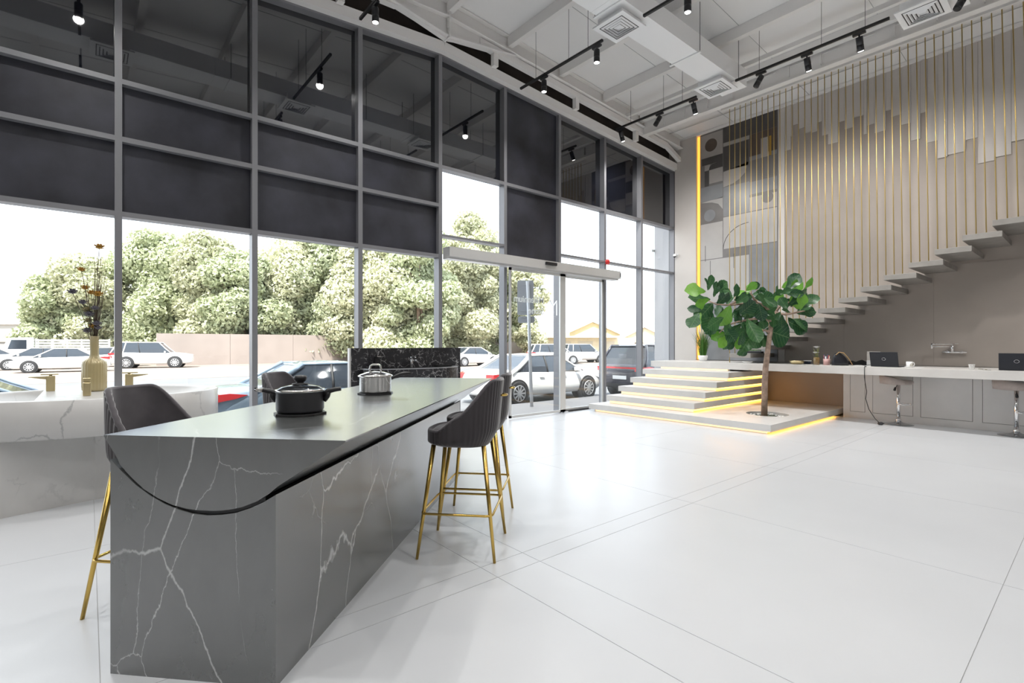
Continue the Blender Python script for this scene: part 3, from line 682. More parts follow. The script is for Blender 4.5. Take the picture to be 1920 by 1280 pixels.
# ---- bar stools
def make_stool():
    t = thing('bar_stool', 'x', 'stool')
    nph = 192; lev = 12; sx, sy = .245, .25
    def sq(a, e=.72):   # rounded-square plan
        c, s_ = math.cos(a), math.sin(a); return (abs(c) ** e * (1 if c >= 0 else -1), abs(s_) ** e * (1 if s_ >= 0 else -1))
    def sstep(v): v = min(1, max(0, v)); return v * v * (3 - 2 * v)
    def rim(a):   # a=0 is the front
        d = abs((a + math.pi) % (2 * math.pi) - math.pi); return .80 + .045 + .35 * sstep((d - R(58)) / R(92))
    vo = []; vi = []
    for l in range(lev + 1):
        u = l / lev
        for k in range(nph):
            a = 2 * math.pi * k / nph; d = abs((a + math.pi) % (2 * math.pi) - math.pi); rz_ = rim(a)
            z = .745 + (rz_ - .745) * u
            bul = .80 + .20 * math.sin(min(1, u * 3.2) * math.pi / 2)
            lean = max(0, -math.cos(a)) * .10 * (z - .8)
            nar = 1 - .20 * sstep((z - .95) / .35) * (math.sin(a) ** 2 if math.cos(a) < 0 else 1)
            rib = .0035 * math.cos(48 * a) * min(1, u * 4) * (1 if d > R(50) else 0)
            c, s_ = sq(a); r = bul + rib / .25
            vo.append((c * sx * r - lean, s_ * sy * r * nar, z))
            vi.append((c * sx * (r - .12 - rib / .25) - lean, s_ * sy * (r - .12 - rib / .25) * nar, max(z, .80)))
    n = nph; fs = [(l*n+k, l*n+(k+1)%n, (l+1)*n+(k+1)%n, (l+1)*n+k) for l in range(lev) for k in range(n)]
    m = B().add(vo, fs, True); b0 = len(m.v)
    m.f.append(list(range(n))[::-1]); m.sm.append(False)
    m.build('ribbed_shell', VELD, t)
    m = B().add(vi, [f[::-1] for f in fs], True)
    m.build('inner_back', VELV, t)
    top = [vo[lev * n + k] for k in range(0, n, 2)]; topi = [vi[lev * n + k] for k in range(0, n, 2)]
    B().tube([(Vector(a) + Vector(b)) / 2 for a, b in zip(top, topi)], .0155, 8, closed=True).build('piping', VELV, t)
    cu = B(); pr = [(.0, .862), (.6, .862), (.8, .855), (.9, .835), (.9, .80)]
    vs = [(sq(2*math.pi*k/40)[0] * sx * r * .96 + .012, sq(2*math.pi*k/40)[1] * sy * r * .96, z) for r, z in pr for k in range(40)]
    cu.add(vs, [(i*40+k, i*40+(k+1)%40, (i+1)*40+(k+1)%40, (i+1)*40+k) for i in range(len(pr)-1) for k in range(40)], True)
    cu.build('seat_cushion', VELV, t)
    for qx in (1, -1):
        for qy in (1, -1):
            B().tube([(qx * .175, qy * .17, .755), (qx * .265, qy * .265, 0)], [.0165, .010], 12).build('leg', GOLD, t)
    fr = []; hx, hy = .232, .230; zf = .30; rd = .03
    for (cx_, cy_, a0) in ((hx - rd, hy - rd, 0), (-hx + rd, hy - rd, 90), (-hx + rd, -hy + rd, 180), (hx - rd, -hy + rd, 270)):
        fr += [(cx_ + (rd+.012) * math.cos(R(a0 + b)), cy_ + (rd+.012) * math.sin(R(a0 + b)), zf) for b in (0, 30, 60, 90)]
    B().tube(fr, .0085, 8, closed=True).build('footrest', GOLD, t)
    B().tube([(-.262, -.04, 1.09), (-.30, -.04, 1.09), (-.312, -.02, 1.09), (-.312, .02, 1.09), (-.30, .04, 1.09), (-.262, .04, 1.09)], .007, 8).build('back_handle', GOLD, t)
    return t
s0 = make_stool()
GS = 'bar stools at the island'
face_l = math.atan2(-.6822, -.7312); face_r = math.atan2(.6822, .7312)   # towards the island
place(s0, IL(1.57, 1.275), face_l, 'charcoal ribbed bar stool on brass legs, nearest on the open floor side of the island', GS)
place(clone(s0), IL(2.17, 1.26), face_l, 'charcoal ribbed bar stool half hidden behind the nearest one on the open floor side', GS)
place(clone(s0), IL(.64, -.25), face_r, 'grey velvet bar stool behind the near end of the island, beside the white basin', GS)
place(clone(s0), IL(2.05, -.25), face_r, 'grey velvet bar stool behind the black casserole pot at the window side', GS)

# ================================================================== WHITE OVAL BASIN
bs = thing('oval_basin', 'white marble oval double basin on a faceted marble pedestal', 'basin', (-6.52, .05, 0))
BX, BY = .80, 1.07
B().lathe([(0, .64), (.985, .64), (1, .655), (1, .965), (.99, .97), (.90, .97), (.885, .955), (.80, .88), (.5, .862), (0, .86)], 72, sx=BX, sy=BY).build('basin_bowl', STONE_W, bs)
br = []
for k in range(9): y = -.40 + .1 * k; br.append((BX * .915 * math.sqrt(1 - (y / BY / .915) ** 2), y))
B().prism(br + [(-x, y) for x, y in br[::-1]], .84, .971).build('deck', STONE_W, bs)
ped = [(.66, -.86), (.42, .0), (.66, .86), (-.62, .86), (-.42, 0), (-.62, -.86)]
B().prism(ped, 0, .645).build('pedestal', STONE_W, bs)
BR = pm('brushed_brass', (.62, .52, .30), .35, .85)
for s, lab in ((-1, 'brushed brass basin tap with flat spout pointing left'), (1, 'brushed brass basin tap with flat spout pointing right')):
    q = onZ(95, 733, .97) if s < 0 else onZ(242, 728, .97)
    t = thing('basin_tap', lab, 'tap', (q.x, q.y, .9715), 0, 'taps on the oval basin')
    box((-.032, -.035, 0), (.032, .035, .155)).build('body', BR, t, bevel=.006)
    m = B().prism([(0, .115), (s * .165, .145), (s * .165, .15), (0, .152)], -.028, .028, lambda a, b, h: (h, a, b)); m.build('spout', BR, t)
    box((-.03, -.075 if s < 0 else -.06, .165), (.03, .06 if s < 0 else .075, .175)).build('lever', BR, t)
    box((-.012, -.012, .15), (.012, .012, .168)).build('lever_post', BR, t)
q = onZ(163, 742, .97); t = thing('soap_bottle', 'small square brass soap bottle standing in front of the vase', 'bottle', (q.x, q.y, .9715))
box((-.03, -.03, 0), (.03, .03, .125)).build('body', BR, t, bevel=.008); box((-.02, -.02, .125), (.02, .02, .14)).build('neck', BR, t); box((-.03, -.03, .14), (.03, .03, .165)).build('cap', BR, t, bevel=.004)
q = onZ(177, 733, .97); VS = .9
t = thing('flower_vase', 'olive ribbed glass bottle vase with dried flowers on the white basin', 'vase', (q.x, q.y, .9715))
VGL = pm('olive_ribbed_glass', (.46, .38, .20), .18, .15, .6, coat=.5)
n = 96; pr = [(0, .0), (.085, .0), (.098, .015), (.1, .04), (.1, .27), (.094, .30), (.07, .325), (.045, .34), (.036, .37), (.036, .55), (.04, .56), (.033, .56), (.03, .40), (0, .38)]
vs = [(r * (1 + .025 * math.cos(24 * 2 * math.pi * k / n)) * math.cos(2*math.pi*k/n), r * (1 + .025 * math.cos(24 * 2 * math.pi * k / n)) * math.sin(2*math.pi*k/n), z) for r, z in pr for k in range(n)]
B().add(vs, [(i*n+k, i*n+(k+1)%n, (i+1)*n+(k+1)%n, (i+1)*n+k) for i in range(len(pr)-1) for k in range(n)], True).build('vase_body', VGL, t)
TWIG = pm('dry_stem', (.10, .075, .05), .8); OCH = pm('ochre_petal', (.50, .27, .04), .7); GRYF = pm('grey_petal', (.16, .15, .18), .7)
Dv = q.dot(FW)
def vp(zx, zy): return onD(zx * .25, 440 + zy * .25, Dv) - Vector((q.x, q.y, .9715))
fls = [(748, 95, 1), (640, 268, 1), (635, 400, 1), (672, 435, 1), (750, 450, 1), (700, 690, 1), (675, 570, 2), (665, 645, 2), (557, 432, 0), (597, 507, 0), (740, 555, 0), (650, 722, 0), (745, 670, 0), (700, 600, 0), (740, 700, 0)]
rr = random.Random(9)
DULL = pm('dull_petal', (.35, .31, .16), .8)
for zx, zy, c in fls:
    p = vp(zx, zy); p += FW * rr.uniform(-.05, .05); b0 = Vector((rr.uniform(-.02, .02), rr.uniform(-.02, .02), .42))
    if p.z > .57: B().tube([b0, b0.lerp(p, .5) + Vector((0, 0, .05)), p], .0028, 5).build('stem', TWIG, t)
    m = B(); sz = .034 + .012 * rr.random()
    for ring, (r0, zz) in enumerate(((.55, .75), (1.0, .45), (.8, .0))):
        for k in range(7):
            a = k * .898 + ring * .4; c0, s0_ = math.cos(a), math.sin(a); c1, s1 = math.cos(a + .9), math.sin(a + .9); cm, sm_ = math.cos(a + .45), math.sin(a + .45)
            m.add([p + Vector((0, 0, -.4 * sz)), p + Vector((r0 * c0, r0 * s0_, zz - .15)) * sz, p + Vector((1.15 * r0 * cm, 1.15 * r0 * sm_, zz + .1)) * sz, p + Vector((r0 * c1, r0 * s1, zz - .15)) * sz], [(0, 1, 2, 3)], True)
    m.build('flower', (GRYF, OCH, DULL)[c], t)
for k in range(16):
    tp = vp(rr.uniform(680, 800), rr.uniform(110, 420)); tp += FW * rr.uniform(-.08, .08); b0 = Vector((rr.uniform(-.02, .02), rr.uniform(-.02, .02), .42))
    B().tube([b0, b0.lerp(tp, .5) + Vector((rr.uniform(-.015, .015), 0, 0)), tp], [.003, .0028, .0015], 5).build('twig', TWIG, t)

# ================================================================== BLACK SINK UNIT BY THE WINDOW
sk = thing('black_wash_stand', 'black white-veined stone wash stand with tall splashback near the window', 'wash stand', (-6.9, 3.77, 0))
box((-.06, -.93, 0), (0, .93, 1.393)).build('splashback', STONE_B, sk); box((-.062, -.955, 0), (.0, -.932, 1.393)).build('edge_trim', ALUL, sk)
half = [(.46 * math.sin(R(a)) ** .8 if 0 < a < 180 else 0, -.80 * math.cos(R(a))) for a in range(0, 181, 9)]
B().prism([(x, y) for x, y in half], .86, 1.09).build('basin_block', STONE_B, sk)
B().prism([(.03 + x * .78, y * .85) for x, y in half], 1.0902, 1.0925).build('bowl_recess', BLACK, sk)
m = B(); out = half; inn = [(.02 + x * .86, y * .92) for x, y in half]
for i in range(len(out) - 1):
    m.add([(*out[i], 1.09), (*out[i+1], 1.09), (*inn[i+1], 1.09), (*inn[i], 1.09), (*out[i], 1.10), (*out[i+1], 1.10), (*inn[i+1], 1.10), (*inn[i], 1.10)], [(4,5,6,7),(0,1,5,4),(2,3,7,6)])
m.build('rim', pm('satin_rim', (.45, .46, .48), .3, .5), sk)
B().prism([(.02 + x * .55, y * .6) for x, y in half], 0, .86).build('pedestal', STONE_B, sk)
q = onX(776, 687, -6.72); t = thing('chrome_tap', 'small chrome lever tap on the black wash stand', 'tap', (-6.79, q.y, 1.10), 0)
B().tube([(0, 0, 0), (0, 0, .13)], .024, 16).build('body', CHROME, t); box((-.02, -.012, .14), (.12, .012, .158)).build('lever', CHROME, t, bevel=.004)
B().tube([(0, 0, .11), (.10, .02, .105), (.12, .02, .095)], .012, 10).build('spout', CHROME, t); B().lathe([(0, .13), (.026, .13), (.026, .158), (0, .162)], 18).build('cartridge', CHROME, t)
q = onX(708, 687, -6.75); t = thing('black_tap', 'matte black square tap on the black wash stand', 'tap', (-6.79, q.y, 1.10))
box((-.03, -.03, 0), (.03, .03, .16)).build('body', BLACK, t); box((-.025, -.02, .15), (.13, .02, .168)).build('spout', BLACK, t); box((-.02, -.03, .17), (.09, .03, .18)).build('lever', STEEL, t)
q = onX(842, 685, -6.75); tag(box((-.06, -.12, 0), (.05, .14, .022)).build('soap_tray', BLACK, None, (-6.78, q.y - .1, 1.1005)), 'flat black tray at the right end of the wash stand', 'tray')

# ================================================================== THINGS ON THE DESK
ZD = 1.0405
def dsk(px, y): 
    p = onY(px, 680, y); return (p.x, p.y, ZD)
t = thing('brass_bowl', 'shallow brass bowl on the desk left of the flowers', 'bowl', dsk(1462 + 32, 11.15))
B().lathe([(0, 0), (.08, 0), (.125, .025), (.14, .07), (.132, .07), (.115, .03), (0, .015)], 32).build('bowl_body', BR, t)
t = thing('tape_roll', 'white roll inside a dark blue cup beside the brass bowl', 'roll', dsk(1514, 11.38))
B().lathe([(0, 0), (.06, 0), (.062, .055), (0, .055)], 24).build('holder', pm('dark_blue', (.02, .03, .06), .4), t); B().lathe([(.03, .055), (.075, .055), (.075, .075), (.03, .075)], 24).build('roll', PAPER, t)
t = thing('rose_vase', 'small amber glass vase with two white roses on the desk', 'vase', dsk(1531, 11.1))
B().lathe([(0, 0), (.045, 0), (.055, .03), (.058, .12), (.05, .15), (.045, .15), (.05, .04), (0, .03)], 24).build('vase_body', pm('amber_glass', (.20, .13, .05), .15, 0, .7, coat=.6), t)
for k, (dx, z) in enumerate(((.0, .36), (-.012, .25))):
    m = B()
    for r_, n_ in ((.02, 4), (.042, 6), (.062, 7)):
        for j in range(n_):
            a = j * 6.283 / n_ + r_ * 40; m.add([(dx, 0, z - .03), (dx + r_ * math.cos(a), r_ * math.sin(a), z + .012 - r_ * .2), (dx + r_ * 1.15 * math.cos(a + .5), r_ * 1.15 * math.sin(a + .5), z + .02 - r_ * .3), (dx + r_ * math.cos(a + 1), r_ * math.sin(a + 1), z + .012 - r_ * .2)], [(0, 1, 2, 3)], True)
    m.build('rose', PAPER, t)
DRYG = pm('dry_green', (.24, .25, .11), .8)
rr = random.Random(4)
for k in range(16):
    a = rr.uniform(0, 6.28); h = rr.uniform(.19, .43); r_ = .03 + .05 * rr.random()
    B().tube([(0, 0, .12), (r_ * .5 * math.cos(a), r_ * .5 * math.sin(a), h * .7), (r_ * math.cos(a), r_ * math.sin(a), h)], [.003, .006, .001], 5).build('sprig', DRYG, t)
t = thing('pencil_cup', 'clear red-lined pencil cup full of pens beside the black pouch', 'cup', dsk(1550, 11.12))
B().lathe([(0, 0), (.055, 0), (.06, .12), (.054, .12), (.05, .01), (0, .01)], 20).build('cup_body', pm('pink_cup', (.55, .33, .31), .3), t)
pc = [pm('pen_white', (.8, .8, .82), .4), pm('pen_red', (.6, .12, .08), .4), pm('pen_blue', (.05, .08, .2), .4)]
for k in range(8):
    a = k * .8; B().tube([(.03 * math.cos(a), .03 * math.sin(a), .01), (.05 * math.cos(a), .05 * math.sin(a), .17 + .02 * (k % 3))], .005, 6).build('pen', pc[k % 3], t)
t = thing('black_pouch', 'black leather pouch with tan strap slumped on the desk', 'bag', dsk(1576, 11.12), TH)
m = B(); 
for l in range(7):
    u = l / 6; 
    for k in range(20):
        a = 6.283 * k / 20; m.v.append(((.155 * (1 - u ** 2.2 * .72)) * math.cos(a) * (1 + .06 * math.sin(5 * a + l)) - .05 * u, (.07 * (1 - u * .6)) * math.sin(a) * (1 + .08 * math.sin(7 * a)), .24 * u ** .85))
m.f += [(l*20+k, l*20+(k+1)%20, (l+1)*20+(k+1)%20, (l+1)*20+k) for l in range(6) for k in range(20)]; m.sm += [True] * 120; m.f += [list(range(20))[::-1], [120 + k for k in range(20)]]; m.sm += [False] * 2
m.build('bag_body', pm('black_leather', (.012, .013, .018), .4, bump=.4, bscale=30), t)
B().tube([(-.11, -.03, .20), (-.06, -.05, .255), (.02, -.06, .24), (.09, -.075, .16), (.15, -.08, .06), (.19, -.06, .012)], .008, 8).build('strap', pm('tan_strap', (.45, .28, .12), .6), t)
t = thing('black_scarf', 'crumpled black cloth lying along the back of the desk', 'cloth', dsk(1612, 11.75))
m = B(); nx, ny = 16, 6
for i in range(nx + 1):
    for j in range(ny + 1):
        u, v = i / nx, j / ny; h = .075 * math.sin(math.pi * u) ** .6 * math.sin(math.pi * v) ** .7 * (1 + .35 * math.sin(u * 19 + v * 7)); m.v.append(((u - .5) * .62, (v - .5) * .2, max(.001, h)))
m.f += [(i*(ny+1)+j, (i+1)*(ny+1)+j, (i+1)*(ny+1)+j+1, i*(ny+1)+j+1) for i in range(nx) for j in range(ny)]; m.sm += [True] * (nx * ny)
m.build('cloth', pm('black_cloth', (.01, .01, .011), .9), t)
tag(B().prism([(0, 0), (.28, .03), (.26, .22), (-.02, .19)], 0, .003).build('paper_sheet', PAPER, None, dsk(1600, 11.0)), 'loose white paper sheet in front of the black pouch', 'paper')
tag(B().prism([(0, 0), (.30, -.02), (.30, .18), (0, .2)], 0, .003).build('paper_sheet', PAPER, None, dsk(1690, 10.98)), 'loose white paper sheet under the white mug', 'paper')
def laptop(name, label, loc, rz, W, D, hh, lean, logo):
    t = thing(name, label, 'laptop', loc, rz)
    box((-W/2, -D, .004), (W/2, 0, .02)).build('keyboard_base', NAVY, t, bevel=.003)
    a = R(lean); M = Matrix.Translation((0, -D + .005, .02)) @ Matrix.Rotation(a, 4, 'X')
    ld = box((-W/2, -.008, 0), (W/2, .0, hh)).xf(M).build('screen_lid', NAVY, t)
    if logo:
        B().tube([(math.cos(k * .2618) * .028, -.0095, hh * .5 + math.sin(k * .2618) * .024) for k in range(24)], .0022, 6, closed=True).xf(M).build('lid_emblem', CHROME, ld)
        text_part('lid_emblem', 'DELL', .016, BLACKP, ld, M @ Matrix.Translation((-.0185, -.0085, hh * .5 - .006)) @ Matrix.Rotation(R(90), 4, 'X'), .0006)
    return t
laptop('laptop', 'open dark laptop beside the white mug on the desk', (dsk(1664, 11.05)[0], 11.25, ZD), R(-6), .43, .27, .255, 14, True)
lp2 = onY(1905, 680, 10.95); laptop('laptop', 'large open dark laptop with round lid emblem at the right end', (lp2.x, 11.2, ZD), R(2), .40, .27, .25, 6, True)
t = thing('white_display_box', 'white upright paper holder leaning behind the left laptop', 'paper holder', dsk(1636, 11.5))
m = B().prism([(-.09, 0), (.12, 0), (.12, .27), (-.09, .27)], -.006, .006, lambda a, b, h: (a, h + .02 * b, b)); m.build('board', pm('pale_board', (.62, .58, .54), .6), t)
B().prism([(-.09, 0), (.03, 0), (.03, .10), (-.09, .10)], -.02, -.008, lambda a, b, h: (a, h, b)).build('pocket', PAPER, t)
t = thing('white_mug', 'white mug with a small round print beside the laptop', 'mug', dsk(1705, 10.95), TH)
B().lathe([(0, 0), (.042, 0), (.046, .01), (.047, .105), (.042, .105), (.04, .012), (0, .012)], 28).build('mug_body', PORC, t)
B().tube([(.044, 0, .085), (.075, 0, .09), (.088, 0, .06), (.078, 0, .028), (.045, 0, .022)], .008, 8).build('handle', PORC, t)
m = B(); m.tube([(.022 * math.cos(k * .35), -.0465 + .006 * (1 - math.cos(k * .35)) * 0, .052 + .022 * math.sin(k * .35)) for k in range(18)], .0018, 5, closed=True); m.tube([(-.010, -.0472, .047), (-.004, -.0476, .042), (.004, -.0476, .042), (.010, -.0472, .047)], .0016, 5); m.build('round_print', pm('mug_print', (.35, .3, .12), .6), t)
t = thing('paper_cup', 'small white paper cup with brown print near the right laptop', 'cup', dsk(1822, 10.85))
B().lathe([(0, 0), (.030, 0), (.042, .082), (.045, .085), (.040, .085), (.028, .004), (0, .004)], 24).build('cup_body', PORC, t)
m = B()
for k in range(7):
    a = k * .9; z = .02 + .009 * k % .06; r_ = .0315 + .146 * z
    m.lathe([(0, -.004), (.006, 0), (0, .004)], 6, (r_ * math.cos(a), r_ * math.sin(a), z))
m.build('brown_print', pm('print_brown', (.25, .12, .05), .6), t)
t = thing('key_bunch', 'small dark bunch of keys between paper cup and laptop', 'keys', dsk(1845, 10.82))
B().tube([(.02 * math.cos(k * .7), .02 * math.sin(k * .7), .004) for k in range(9)], .002, 5, closed=True).build('ring', CHROME, t)
for k in range(4): B().bar((.02 * math.cos(k), .02 * math.sin(k), .005 + .004 * k), (.08 * math.cos(k * 1.3), .06 * math.sin(k * 1.3), .006 + .004 * k), .02, .004).build('key', (BLACKP, DRYG)[k % 2], t)
tag(B().tube([(0, 0, .006), (.1, .05, .02), (.2, -.02, .006), (.3, .06, .015), (.42, .02, .006), (.5, .1, .012)], .005, 6).build('charger_cable', BLACKP, None, dsk(1598, 11.35)), 'thin black cable snaking between pouch and laptop', 'cable')
# hanging power lead with plug on the floor
p0 = onY(1633, 702, 11.0); pts = [Vector((p0.x, 10.99, .90)), Vector((p0.x + .03, 10.99, .6)), onY(1633, 745, 11.0), onY(1637, 765, 11.0), onY(1646, 782, 11.0), Vector((onZ(1652, 796, 0).x, onZ(1652, 797, 0).y, .03))]
pts = [Vector((p0.x - .06, 10.86, ZD + .008)), Vector((p0.x, 10.72, ZD + .01)), Vector((p0.x, 10.615, ZD)), Vector((p0.x, 10.615, .86))] + [Vector((p.x, 10.63 + .06 * k, p.z)) for k, p in enumerate(pts[1:-1])] + [pts[-1]]
t = thing('power_lead', 'black power lead hanging from the desk to the floor', 'cable', pts[-1] - Vector((0, 0, .03)))
B().tube([p - pts[-1] + Vector((0, 0, .03)) for p in pts], .006, 8).build('cord', BLACKP, t)
B().tube([(-.02, -.02, .03), (.02, .02, .03), (.045, .045, .03)], [.022, .03, .012], 10).build('plug', BLACKP, t)
# pot filler on the wall
pf = onY(1790, 660, YW - .05); t = thing('wall_pot_filler', 'chrome folding pot filler tap on the stone wall above the desk', 'tap', (pf.x, YW - .012, pf.z))
B().tube([(-.17, -.05, 0), (.17, -.05, 0)], .022, 14).build('valve_bar', CHROME, t)
for x in (-.1, .1): B().tube([(x, 0, 0), (x, -.05, 0)], .03, 14).build('wall_flange', CHROME, t)
B().tube([(-.03, -.06, 0), (-.03, -.06, .14)], .022, 12).build('riser', CHROME, t)
B().tube([(.01, -.07, .145), (-.30, -.16, .145)], .010, 10).build('arm', CHROME, t); B().tube([(-.03, -.075, .10), (-.30, -.16, .10)], .009, 10).build('arm', CHROME, t)
B().tube([(-.30, -.16, .16), (-.30, -.16, .06)], .018, 12).build('spout_end', CHROME, t)
B().tube([(-.05, -.07, .15), (.06, -.06, .155)], .008, 8).build('lever', CHROME, t)
# small things near the lowest tread
t = thing('white_dish', 'white round dish under the lowest stair tread', 'dish', (onY(1402, 665, 11.0).x, 11.0, ZD))
B().lathe([(0, 0), (.09, 0), (.13, .035), (.12, .035), (.08, .008), (0, .008)], 28).build('dish_body', PORC, t)
t = thing('succulent_tray', 'low dark tray of green succulents on the lowest stair tread', 'plant', (-5.18, 11.5, TZ[0] + .0005))
box((-.2, -.07, 0), (.2, .07, .04)).build('tray', BLACK, t)
for k in range(9):
    m = B(); x = -.16 + .04 * k
    for j in range(7): a = j * .9; m.add([(x, 0, .04), (x + .02 * math.cos(a), .02 * math.sin(a), .065), (x + .035 * math.cos(a + .3), .035 * math.sin(a + .3), .085), (x + .02 * math.cos(a + .6), .02 * math.sin(a + .6), .065)], [(0, 1, 2, 3)])
    m.build('succulent', GRASSM, t)

# ---- gas-lift stools
def gas_stool():
    t = thing('gas_lift_stool', 'x', 'stool')
    B().lathe([(0, 0), (.225, 0), (.225, .006), (.15, .02), (.07, .04), (.04, .06), (0, .06)], 40).build('base_plate', pm('dark_chrome', (.42, .44, .46), .1, 1), t)
    B().tube([(0, 0, .05), (0, 0, .11)], .042, 20).build('collar', CHROME, t)
    B().tube([(0, 0, .05), (0, 0, .73)], .029, 20).build('column', CHROME, t)
    B().tube([(.10 + .11 * math.cos(k * .2618), .11 * math.sin(k * .2618), .37) for k in range(24)], .010, 8, closed=True).build('foot_ring', CHROME, t)
    lv = B().tube([(-.02, -.03, .715), (-.06, -.11, .66)], .006, 8).build('height_lever', BLACKP, t); B().tube([(-.058, -.10, .67), (-.075, -.14, .625)], [.016, .02], 10).build('lever_grip', BLACKP, lv)
    m = B(); pr = [(0, .725), (.19, .725), (.215, .745), (.215, .785), (.19, .805), (0, .81)]
    m.lathe(pr, 36, sx=1.02, sy=1).build('seat_cushion', SUEDE, t)
    # wrapped back band
    vs = []; n = 30
    for k in range(n + 1):
        a = R(75 + 210 * k / n); tp = math.sin(math.pi * k / n) ** .5
        for (r_, z) in ((.225, .735), (.275, .735), (.285, .77 + .115 * tp), (.245, .77 + .115 * tp)): vs.append((r_ * math.cos(a), r_ * math.sin(a), z))
    fs = [(k*4+j, k*4+(j+1)%4, (k+1)*4+(j+1)%4, (k+1)*4+j) for k in range(n) for j in range(4)] + [(3, 2, 1, 0), (n*4, n*4+1, n*4+2, n*4+3)]
    B().add(vs, fs, True).build('backrest', SUEDE, t, bevel=0)
    return t
g0 = gas_stool()
q = onZ(1686, 795, 0); place(g0, (q.x, q.y - .05, 0), R(20), 'beige chrome-based bar stool pushed under the desk below the left laptop', 'gas lift stools at the desk')
q = onZ(1906, 817, 0); g1 = place(clone(g0), (q.x, q.y, 0), R(35), 'beige chrome-based bar stool at the right edge below the right laptop', 'gas lift stools at the desk')

# ================================================================== DUCTS AND DIFFUSERS
def diffuser(parent, cx, cy, z, s=.28):
    d = B().box((cx - s, cy - s, z), (cx + s, cy + s, z + .02)).build('diffuser_plate', DUCTM, parent)
    B().box((cx - s * .8, cy - s * .8, z + .02), (cx + s * .8, cy + s * .8, z + .14)).build('plenum', DUCTM, parent)
    for k in range(4):
        r = s * (.74 - .16 * k); m = B(); th_ = .011
        m.box((cx - r, cy - r, z - .003), (cx + r, cy - r + th_, z)); m.box((cx - r, cy + r - th_, z - .003), (cx + r, cy + r, z))
        m.box((cx - r, cy - r, z - .003), (cx - r + th_, cy + r, z)); m.box((cx + r - th_, cy - r, z - .003), (cx + r, cy + r, z)); m.build('slot', BLACK, d)
        r -= .012; m = B(); m.add([(cx - r, cy - r, z - .002), (cx + r, cy - r, z - .002), (cx + r, cy + r, z - .002), (cx - r, cy + r, z - .002), (cx - r + .022, cy - r + .022, z - .016), (cx + r - .022, cy - r + .022, z - .016), (cx + r - .022, cy + r - .022, z - .016), (cx - r + .022, cy + r - .022, z - .016)], [(0,4,5,1),(1,5,6,2),(2,6,7,3),(3,7,4,0)]); m.build('vane', DUCTM, d)
def duct(label, x0, x1, y0, y1, z0, z1, difs, straps):
    t = thing('air_duct', label, 'air duct', ((x0 + x1) / 2, y1, z0)); ox, oy, oz = t.location
    ys = [y0 + (y1 - y0) * k / 4 for k in range(5)]
    for a, b in zip(ys[:-1], ys[1:]): box((x0 - ox, a - oy, 0), (x1 - ox, b - oy - .003, z1 - z0)).build('duct_section', DUCTM, t)
    for (cx, cy) in difs: diffuser(t, cx - ox, cy - oy, -.10)
    for y in straps:
        box((x0 - .05 - ox, y - .02 - oy, -.02), (x1 + .05 - ox, y + .02 - oy, -.001)).build('hanger_strap', DUCTM, t)
        for x in (x0 - .035, x1 + .035):
            B().tube([(x - ox, y - oy, -.01), (x - ox, y - oy, roofz(y) - z0 - .001)], .005, 6).build('hanger_rod', BLACK, t)
    return t
duct('long white rectangular air duct with two square diffusers, running towards the stair', -4.88, -4.40, -6, 9.5, 6.30, 6.62, [(-4.74, 6.10), (-4.72, 8.93), (-4.74, 3.2), (-4.74, .3)], [2.0, 4.6, 5.75, 7.75, 9.1])
duct('white air duct with a square diffuser at the top right above the stair', -1.75, -1.27, -6, 9.62, 6.30, 6.62, [(-1.72, 9.16), (-1.72, 6.1), (-1.72, 3)], [2.0, 5.75, 8.6])

# ================================================================== TRACKS AND SPOTLIGHTS
def track(y, x0, x1, label, hang):
    t = thing('light_track', label, 'light track', (x0, y, 6.2), 0, 'black light tracks')
    box((0, -.018, -.018), (x1 - x0, .018, .018)).build('rail', BLACK, t)
    for x in hang: B().tube([(x - x0, 0, .018), (x - x0, 0, roofz(y) - 6.2 - .001)], .0035, 5).build('hanging_wire', BLACK, t)
def make_spot(lit, tilt):
    t = thing('track_spotlight', 'x', 'spotlight')
    box((-.085, -.02, -.05), (.085, .02, -.0185)).build('adapter', BLACKP, t); B().tube([(0, 0, -.05), (0, 0, -.095)], .012, 8).build('stem', BLACKP, t)
    M = Matrix.Translation((0, 0, -.10)) @ Matrix.Rotation(tilt[0], 4, 'X') @ Matrix.Rotation(tilt[1], 4, 'Y')
    m = B().lathe([(0, .02), (.042, .02), (.047, .01), (.047, -.085), (.045, -.087), (.045, -.093), (.047, -.095), (.047, -.185), (.040, -.185), (.038, -.165), (0, -.165)], 24); m.xf(M).build('lamp_head', BLACKP, t)
    B().lathe([(0, -.178), (.0385, -.178), (.0385, -.184), (.03, -.189), (0, -.192)], 20).xf(M).build('lens', LAMPE if lit else BLACK, t)
    if lit:
        l = bpy.data.lights.new('spot_beam', 'SPOT'); l.energy = SPOT_W; l.spot_size = R(140); l.spot_blend = .85; l.shadow_soft_size = .055; l.color = (1, .98, .955)
        lo = bpy.data.objects.new('spot_beam', l); COL.objects.link(lo); lo.parent = t; lo.matrix_local = M @ Matrix.Translation((0, 0, -.20))
    return t
P = {}
P[1] = make_spot(True, (0, 0)); P[2] = make_spot(True, (R(26), 0)); [setattr(o.data, 'energy', SPOT_W * 1.5) for o in P[2].children if o.type == 'LIGHT']; P[0] = make_spot(False, (R(-22), R(20)))
used = set()
def spot(x, y, lit, label, grp, rx=0, ry=0):
    o = P[lit] if lit not in used else clone(P[lit]); used.add(lit)
    place(o, (x, y, 6.182 - .0), 0, label, grp); return o
SEG = ((-7.05, -5.10), (-4.34, -2.06), (-1.2, 4.0))
WH = {3.04: 'at the top left near the window head', 6.15: 'in the middle of the ceiling', 8.93: 'nearest the stair wall', -.1: 'over the near end of the island', -3.2: 'over the far left of the room'}
